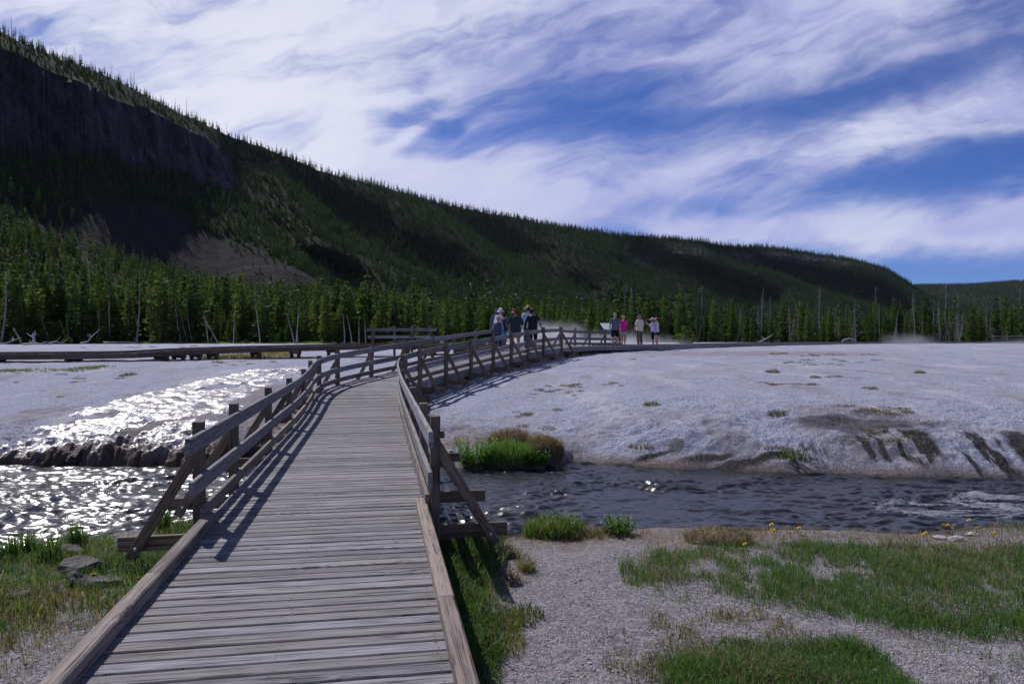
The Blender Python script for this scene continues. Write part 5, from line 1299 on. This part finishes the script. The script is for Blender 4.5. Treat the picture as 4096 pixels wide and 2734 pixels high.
        for v in list(bm_.verts):
            l = q.transposed()@(v.co-hc)
            if l.y > .035 and l.z < .055: v.co = hc+q@V3(l.x*.9, .02, l.z)
        link('hair', b.fuse(.010, hair), rt)
    for ex in extras: ex(rt, hc, q, SH, EL, WR)
    return rt
def lathe(prof, mat, name, n=28, wav=0.0, ph=0.0, ell=1.12):
    V, Q = [], []
    for i, (r, z) in enumerate(prof):
        for k in range(n):
            a = 6.2832*k/n; V.append((r*math.cos(a), r*ell*math.sin(a), z+wav*r*math.cos(2*a+ph)*(1 if r > .1 else 0)))
    for i in range(len(prof)-1):
        for k in range(n): Q.append((i*n+k, i*n+(k+1) % n, (i+1)*n+(k+1) % n, (i+1)*n+k))
    return np_mesh(name, V, Q, mat=mat)
def hat_brim(c, band, R_, up=.10, droop=-.02, wav=.12):
    def f(rt, hc, q, *a):
        o = link('hat', lathe([(.088, .0), (R_, droop), (R_+.004, droop+.006), (.090, .012), (.086, .05), (.078, up-.02), (.05, up+.004), (.0, up-.004)], c, 'hat', wav=wav, ph=1.57), rt, loc=hc+q@V3(0, -.005, .050)); o.rotation_euler = (-.12, 0, q.to_euler().z)
        if band: b = link('hat_band', lathe([(.0925, .010), (.0915, .034), (.088, .034)], band, 'hat band'), rt, loc=hc+q@V3(0, -.005, .052)); b.rotation_euler = (-.12, 0, q.to_euler().z)
    return f
def cap(c, brim=None, back=False):
    def f(rt, hc, q, *a):
        o = link('cap', lathe([(.088, .0), (.090, .03), (.080, .075), (.050, .100), (0, .108)], c, 'cap'), rt, loc=hc+q@V3(0, -.004, .028)); o.rotation_euler.z = q.to_euler().z
        V, Q = [], []
        for i in range(13):
            a = math.pi*(.12+.76*i/12); V += [(.088*math.cos(a), .098*math.sin(a), 0), (.085*math.cos(a), .098*math.sin(a)+.085*math.sin(a)**.7, -.016-.012*abs(math.cos(a))), (.085*math.cos(a), .098*math.sin(a)+.085*math.sin(a)**.7, -.021-.012*abs(math.cos(a))), (.088*math.cos(a), .098*math.sin(a), -.006)]
        for i in range(12):
            for k in range(4): Q.append((i*4+k, i*4+(k+1) % 4, i*4+4+(k+1) % 4, i*4+4+k))
        p = link('cap_brim', np_mesh('cap brim', V, Q, mat=brim or c), rt, loc=hc+q@V3(0, -.004, .034)); p.rotation_euler.z = q.to_euler().z
    return f
def visor(c):
    def f(rt, hc, q, *a):
        V, Q = [], []
        for i in range(17):
            t = math.pi*(.02+.96*i/16); r1 = .086+.10*max(0, math.sin(t))**.8
            V += [(.090*math.cos(t), .104*math.sin(t), .022), (.092*math.cos(t), .106*math.sin(t), -.012), (r1*math.cos(t)*1.0, (r1+.02)*math.sin(t), -.030), (r1*math.cos(t), (r1+.02)*math.sin(t), -.025)]
        for i in range(16):
            for k in range(4): Q.append((i*4+k, i*4+(k+1) % 4, i*4+4+(k+1) % 4, i*4+4+k))
        o = link('visor', np_mesh('visor', V, Q, mat=c), rt, loc=hc+q@V3(0, -.005, .05)); o.rotation_euler.z = q.to_euler().z
        b = link('visor_band', lathe([(.090, .0), (.092, .018), (.088, .019)], c, 'visor band'), rt, loc=hc+q@V3(0, -.012, .046)); b.rotation_euler.z = q.to_euler().z
    return f
def mask(c):
    def f(rt, hc, q, *a):
        b = Body(); b.ball(hc+q@V3(0, .052, -.048), .064, .056, .052); b.ball(hc+q@V3(0, .095, -.03), .02, .02, .03); link('face_mask', b.fuse(.008, c), rt)
    return f
def shades(c):
    def f(rt, hc, q, *a):
        b = Body()
        for sg in (-1, 1): b.ball(hc+q@V3(sg*.034, .092, .010), .030, .014, .024)
        b.ball(hc+q@V3(0, .098, .014), .02, .008, .007); link('sunglasses', b.fuse(.006, c), rt)
    return f
def bag(c, at, size, strap=None):
    def f(rt, hc, q, SH, EL, WR):
        b = Body(); x, y, z = at; w, d, hh = size
        b.loft([(V3(x, y, z-hh*.5), w*.42, d*.45), (V3(x, y, z-hh*.35), w*.5, d*.5), (V3(x, y, z+hh*.2), w*.48, d*.45), (V3(x, y, z+hh*.5), w*.40, d*.25)]); o = link('bag', b.fuse(.009, c), rt)
        if strap is not None:
            V, Q = [], []; tube(V, Q, [(x, y, z+hh*.45), (x*.5, -.155, 1.22), (-x*.35, -.10, 1.46), (-x*.4, .02, 1.475)], [.012]*4, 6); link('strap', np_mesh('strap', V, Q, mat=strap), o)
    return f
def hood(c):
    def f(rt, hc, q, *a):
        b = Body(); b.ball(hc+V3(0, -.03, .012), .10, .105, .128); b.loft([(V3(0,-.03,1.44), .10), (V3(0,-.03,1.55), .09)])
        link('hood', b.fuse(.011, c), rt)
    return f
def camera_held(c):
    def f(rt, hc, q, SH, EL, WR):
        m = (WR[0]+WR[1])/2+(WR[0]-EL[0]).normalized()*.08; b = Body(); b.loft([(m+V3(-.06,0,0), .038), (m+V3(.06,0,0), .038)]); b.loft([(m, .03), (m+V3(0,.06,.0), .028)]); link('camera', b.fuse(.007, c), rt)
    return f
def beard(c):
    def f(rt, hc, q, *a):
        b = Body(); b.ball(hc+q@V3(0, .052, -.085), .052, .052, .045); link('beard', b.fuse(.008, c), rt)
    return f
BLK = cloth('black cloth', (.010,.010,.013)); NAVY = cloth('dark navy', (.018,.026,.055)); WHT = cloth('white cloth', (.60,.60,.68)); JEAN = cloth('blue jeans', (.035,.055,.13)); GREY = cloth('grey shirt', (.105,.125,.165)); PINK = cloth('hot pink shirt', (.72,.02,.30)); MINT = cloth('mint shorts', (.18,.48,.27)); CREAM = cloth('cream shirt', (.60,.53,.48)); KHAKI = cloth('khaki trousers', (.135,.10,.078)); TEAL = cloth('teal shorts', (.02,.33,.40)); STRAW = cloth('straw', (.42,.34,.22)); WHAT = cloth('white hat', (.66,.68,.80)); CAPG = cloth('grey green cap', (.10,.12,.105)); CAPB = cloth('beige cap', (.30,.27,.22)); RED = cloth('red cap', (.65,.055,.035)); TAN = cloth('tan bag', (.24,.135,.035)); VISOR = cloth('pink visor', (.72,.16,.42)); DENIM = cloth('denim shorts', (.10,.15,.27)); HOODC = cloth('grey hood', (.10,.10,.14)); DTEE = cloth('dark slate shirt', (.028,.038,.060)); SHOE_D = cloth('dark shoes', (.02,.02,.03)); SHOE_W = cloth('white and blue shoes', (.30,.32,.45)); SHOE_T = cloth('tan shoes', (.16,.11,.08))
H_GREY = cloth('grey hair', (.24,.24,.25)); H_DARK = cloth('dark hair', (.015,.011,.010)); H_RED = cloth('auburn hair', (.10,.035,.02)); H_FAIR = cloth('fair hair', (.42,.30,.17))
def stand(px, d, off_z=0.0):
    x = (px-CX)/F*d; q = MAIN.near(x, d); c = MAIN.at(q); q2 = LEFT.near(x, d); c2 = LEFT.at(q2)
    z = c.z if (c-Vector((x, d, c.z))).length < 1.35 else c2.z
    return x, d, z+.002
P8 = lambda px, d, top: (*stand(px, d), zz(top, d)-stand(px, d)[2])
# near group on the ramp
x, y, z, h = P8(1992, 30.3, 1266)
person(x, y, z, h, R(-18), 'person with short grey hair in a quilted navy vest and blue jeans, back turned', g=1.08, top=quilt(), sleeve=0, low=JEAN, low_z=.10, shoes=SHOE_D, hair=H_GREY, step=.10, arms=(((-.26,.0,1.13), (-.26,.10,.90)), ((.26,.0,1.13), (.25,.08,.90))),
       extras=(lambda rt, hc, q, SH, EL, WR: [link('sleeve', (lambda b: (b.loft([(SH[i], .066), (SH[i].lerp(EL[i], .6), .062), (EL[i], .055), (EL[i].lerp(WR[i], .5), .05), (EL[i].lerp(WR[i], .95), .044)]), b.fuse(.012, cloth('patterned grey sleeves', (.22,.24,.36), .5, 60)))[1])(Body()), rt) for i in (0, 1)],))
x, y, z, h = P8(2017, 31.4, 1252)
person(x, y, z, h, R(-62), 'child in a navy shirt and teal shorts and black face mask, turned right', skin='brown', g=.92, top=cloth('navy tee', (.02,.03,.085)), low=TEAL, low_z=.50, shoes=SHOE_D, hair=H_DARK, arms=(((-.22,.10,1.15), (-.16,.30,1.08)), ((.23,.02,1.13), (.22,.12,.90))), extras=(mask(BLK),))
x, y, z, h = P8(2003, 32.6, 1236)
person(x, y, z, h, R(172), 'person in a white brimmed sun hat and sunglasses facing the camera, white printed top', g=.95, top=print_top(), sleeve=1.9, low=JEAN, low_z=.1, shoes=SHOE_D, hair=H_DARK, hair_kind='long', arms=(((-.26,.08,1.17), (-.10,.22,1.25)), ((.26,.06,1.16), (.12,.22,1.20))), extras=(hat_brim(WHAT, None, .165, .115, -.045, .10), shades(BLK)))
x, y, z, h = P8(1986, 33.6, 1237)
person(x, y, z, h, R(10), 'person with a grey hood up, mostly hidden behind the white sun hat', g=1.0, top=HOODC, sleeve=1.9, low=JEAN, low_z=.1, shoes=SHOE_D, extras=(hood(HOODC),))
x, y, z, h = P8(2062, 29.4, 1240)
person(x, y, z, h, R(14), 'person in pink sun visor, dark slate shirt and denim shorts, back turned', skin='tan', g=1.36, top=DTEE, sleeve=1.0, low=DENIM, low_z=.60, shoes=BLK, hair=H_RED, hair_kind='curly', turn=R(62), arms=(((-.34,.02,1.16), (-.16,.24,1.14)), ((.30,.08,1.15), (.10,.26,1.14))), extras=(visor(VISOR),), long_top=.78)
x, y, z, h = P8(2113, 32.6, 1226)
person(x, y, z, h, R(6), 'person in a wide straw hat and a blue plaid shirt, walking away', g=1.12, top=plaid(), sleeve=1.9, low=JEAN, low_z=.1, shoes=SHOE_D, hair=H_DARK, arms=(((-.27,-.02,1.13), (-.28,.06,.90)), ((.27,.0,1.13), (.27,.10,.90))), extras=(hat_brim(STRAW, BLK, .20, .125, -.015, .16),))
x, y, z, h = P8(2131, 31.4, 1237)
person(x, y, z, h, R(-6), 'person in a black jacket with white printing down the right sleeve, long dark skirt', skin='brown', g=1.22, top=sleeve_print(), sleeve=1.9, low=BLK, low_z=.30, shoes=cloth('pink shoes', (.55,.35,.42)), hair=H_DARK, hair_kind='bun', turn=R(-68), step=-.12, arms=(((-.30,.0,1.12), (-.33,.06,.88)), ((.31,-.02,1.13), (.36,.02,.90))), extras=(mask(BLK),), long_top=.72)
# far group beyond the junction
x, y, z, h = P8(2460, 42.6, 1252)
person(x, y, z, h, R(-4), 'person in a grey t-shirt and black shorts with a beige cap, back turned', g=1.08, top=GREY, sleeve=.75, low=BLK, low_z=.50, shoes=SHOE_D, hair=H_FAIR, extras=(cap(CAPB),))
x, y, z, h = P8(2494, 43.5, 1262)
person(x, y, z, h, R(8), 'person in a hot pink t-shirt and mint green shorts, back turned', skin='tan', g=.97, top=PINK, sleeve=.6, low=MINT, low_z=.66, shoes=SHOE_D, hair=H_FAIR, hair_kind='pony', stance=.06, arms=(((-.20,.14,1.20), (-.08,.30,1.22)), ((.20,.14,1.20), (.06,.30,1.22))), extras=(cap(CAPB),), step=.06, long_top=.80)
x, y, z, h = P8(2559, 45.2, 1259)
person(x, y, z, h, R(38), 'grey bearded person in a cream t-shirt, khaki trousers and dark cap, hands down', skin='tan', g=1.2, top=CREAM, sleeve=.85, low=KHAKI, low_z=.09, shoes=SHOE_T, hair=H_GREY, turn=R(28), belly=1.2, extras=(cap(CAPG), beard(H_GREY)), arms=(((-.27,.04,1.13), (-.24,.16,.90)), ((.27,.0,1.12), (.26,.08,.88))), long_top=.82)
x, y, z, h = P8(2612, 46.8, 1272)
person(x, y, z, h, R(72), 'person in a wide pale hat and lavender striped shirt holding up a camera', skin='tan', g=1.06, top=stripes(), sleeve=.8, low=BLK, low_z=.40, shoes=SHOE_W, hair=H_DARK, arms=(((-.24,.22,1.22), (-.10,.42,1.42)), ((.24,.16,1.10), (.14,.36,1.05))) if False else (((-.22,.20,1.26), (-.07,.42,1.45)), ((.22,.20,1.24), (.05,.42,1.44))), extras=(hat_brim(cloth('pale felt', (.58,.54,.46)), None, .215, .105, .0, .20), shades(BLK), bag(TAN, (.16, -.12, .86), (.26, .15, .30), TAN), camera_held(BLK)), long_top=.84)
x, y, z, h = P8(2627, 47.8, 1270)
person(x, y, z, h, R(60), 'person in a bright red cap and white sleeveless top, behind the wide pale hat', g=.95, top=WHT, sleeve=0, low=BLK, low_z=.66, shoes=cloth('blue shoes', (.05,.08,.4)), hair=H_DARK, extras=(cap(RED),))
# slanted sign panel on posts before the steam
def sign():
    x, y = (2437-CX)/F*45.6, 45.6; q = MAIN.near(x, y); c = MAIN.at(q); z0 = zg(x, y); rt = empty('information_sign', (x, y, z0), R(25)); tag(rt, 'slanted white information panel on legs, left of the grey shirted walker', 'sign')
    zt = zz(1305, y)-z0
    for sx in (-.3, .3): L = Lumber(); L.board([Vector((x+sx, y, z0-.1)), Vector((x+sx, y, z0+zt-.12))], .07, .07, up=Vector((0,1,0))); o = L.build('leg', WOOD_DARK, rt); o.rotation_euler.z = 0
    bm = bmesh.new(); bmesh.ops.create_cube(bm, size=1, matrix=Matrix.Translation((0, 0, zt)) @ Matrix.Rotation(R(38), 4, 'X') @ Matrix.Diagonal((1.0, .62, .035, 1))); bmesh.ops.bevel(bm, geom=bm.edges[:], offset=.006, segments=1, affect='EDGES')
    me = D.meshes.new('panel'); bm.to_mesh(me); bm.free(); me.materials.append(plain('sign panel', (.68, .70, .74), .4)); link('panel', me, rt)
sign()
# ================================================================ steam
def steam_mat(dens, scale, seed, lo=.48, hi=.70, power=1.6):
    m = D.materials.new('steam'); m.use_nodes = True; nt = m.node_tree
    for n in list(nt.nodes):
        if n.type != 'OUTPUT_MATERIAL': nt.nodes.remove(n)
    p = nt.nodes.new('ShaderNodeVolumePrincipled'); out = nt.nodes['Material Output']; nt.links.new(p.outputs[0], out.inputs['Volume'])
    g = texco(nt, 'Generated'); x, y, z = xyz(g)
    ex = (((x-.5)*2).sq()*-1+1).max(0)*(((y-.5)*2).sq()*-1+1).max(0)
    gp = geo(nt); X, Y, Z = xyz(gp); n = noise(vec(nt, X+Z*.35+seed, Y, Z*.8), scale, 5, .62, .6); b = noise(vec(nt, X*.6+seed, Y*.6, Z*.4), scale*.32, 2)
    hgt = (z*-1+1).max(0)
    d = ((n*.6+b*.6-.1)+(hgt-.55)*.55-.10).step(.38, .56)*ex*(hgt.pow(power)*1.0)
    nt.links.new((d*dens).s, p.inputs['Density']); p.inputs['Color'].default_value = (.97, .97, 1, 1); p.inputs['Anisotropy'].default_value = .55
    return m
def steam(x0, x1, y0, y1, z0, z1, dens, scale, label, seed):
    c = Vector(((x0+x1)/2, (y0+y1)/2, z0)); V = [(sx*(x1-x0)/2, sy*(y1-y0)/2, zz_) for zz_ in (0, z1-z0) for sy in (-1, 1) for sx in (-1, 1)]
    Q = [(0,2,3,1),(4,5,7,6),(0,1,5,4),(2,6,7,3),(0,4,6,2),(1,3,7,5)]
    tag(link('steam', np_mesh('steam', V, Q, mat=steam_mat(dens, scale, seed), smooth=False), loc=c), label, kind='stuff')
steam(-.5, 9.5, 49, 58, .55, 4.4, 2.4, .75, 'white steam drifting behind the railing between the two groups', 3.0)
steam(9.0, 13.0, 51, 56, .6, 3.4, .35, .9, 'thin steam right of the far walkers', 9.0)
steam(-7.5, -2.0, 44, 49, .55, 2.2, .9, 1.1, 'faint steam beyond the viewing platform', 5.0)
steam(38.5, 44, 76, 80, .6, 3.2, .4, .8, 'small steam vent on the far flat at the right', 7.0)
steam(47, 64, 74, 79, .6, 1.9, .4, .7, 'low steam lying on the flat at the right edge', 2.0)
# ================================================================ thin valley haze
def haze():
    m = D.materials.new('haze'); m.use_nodes = True; nt = m.node_tree
    for n in list(nt.nodes):
        if n.type != 'OUTPUT_MATERIAL': nt.nodes.remove(n)
    p = nt.nodes.new('ShaderNodeVolumePrincipled'); p.inputs['Color'].default_value = (.74, .84, 1, 1); p.inputs['Density'].default_value = .000011; p.inputs['Anisotropy'].default_value = .2
    nt.links.new(p.outputs[0], nt.nodes['Material Output'].inputs['Volume'])
    V = [(x, y, z) for z in (-2.6, 330) for y in (-12000, 12000) for x in (-12000, 12000)]
    Q = [(0,2,3,1),(4,5,7,6),(0,1,5,4),(2,6,7,3),(0,4,6,2),(1,3,7,5)]
    tag(link('haze', np_mesh('haze', V, Q, mat=m, smooth=False)), 'thin blue haze filling the valley', kind='stuff')
haze()
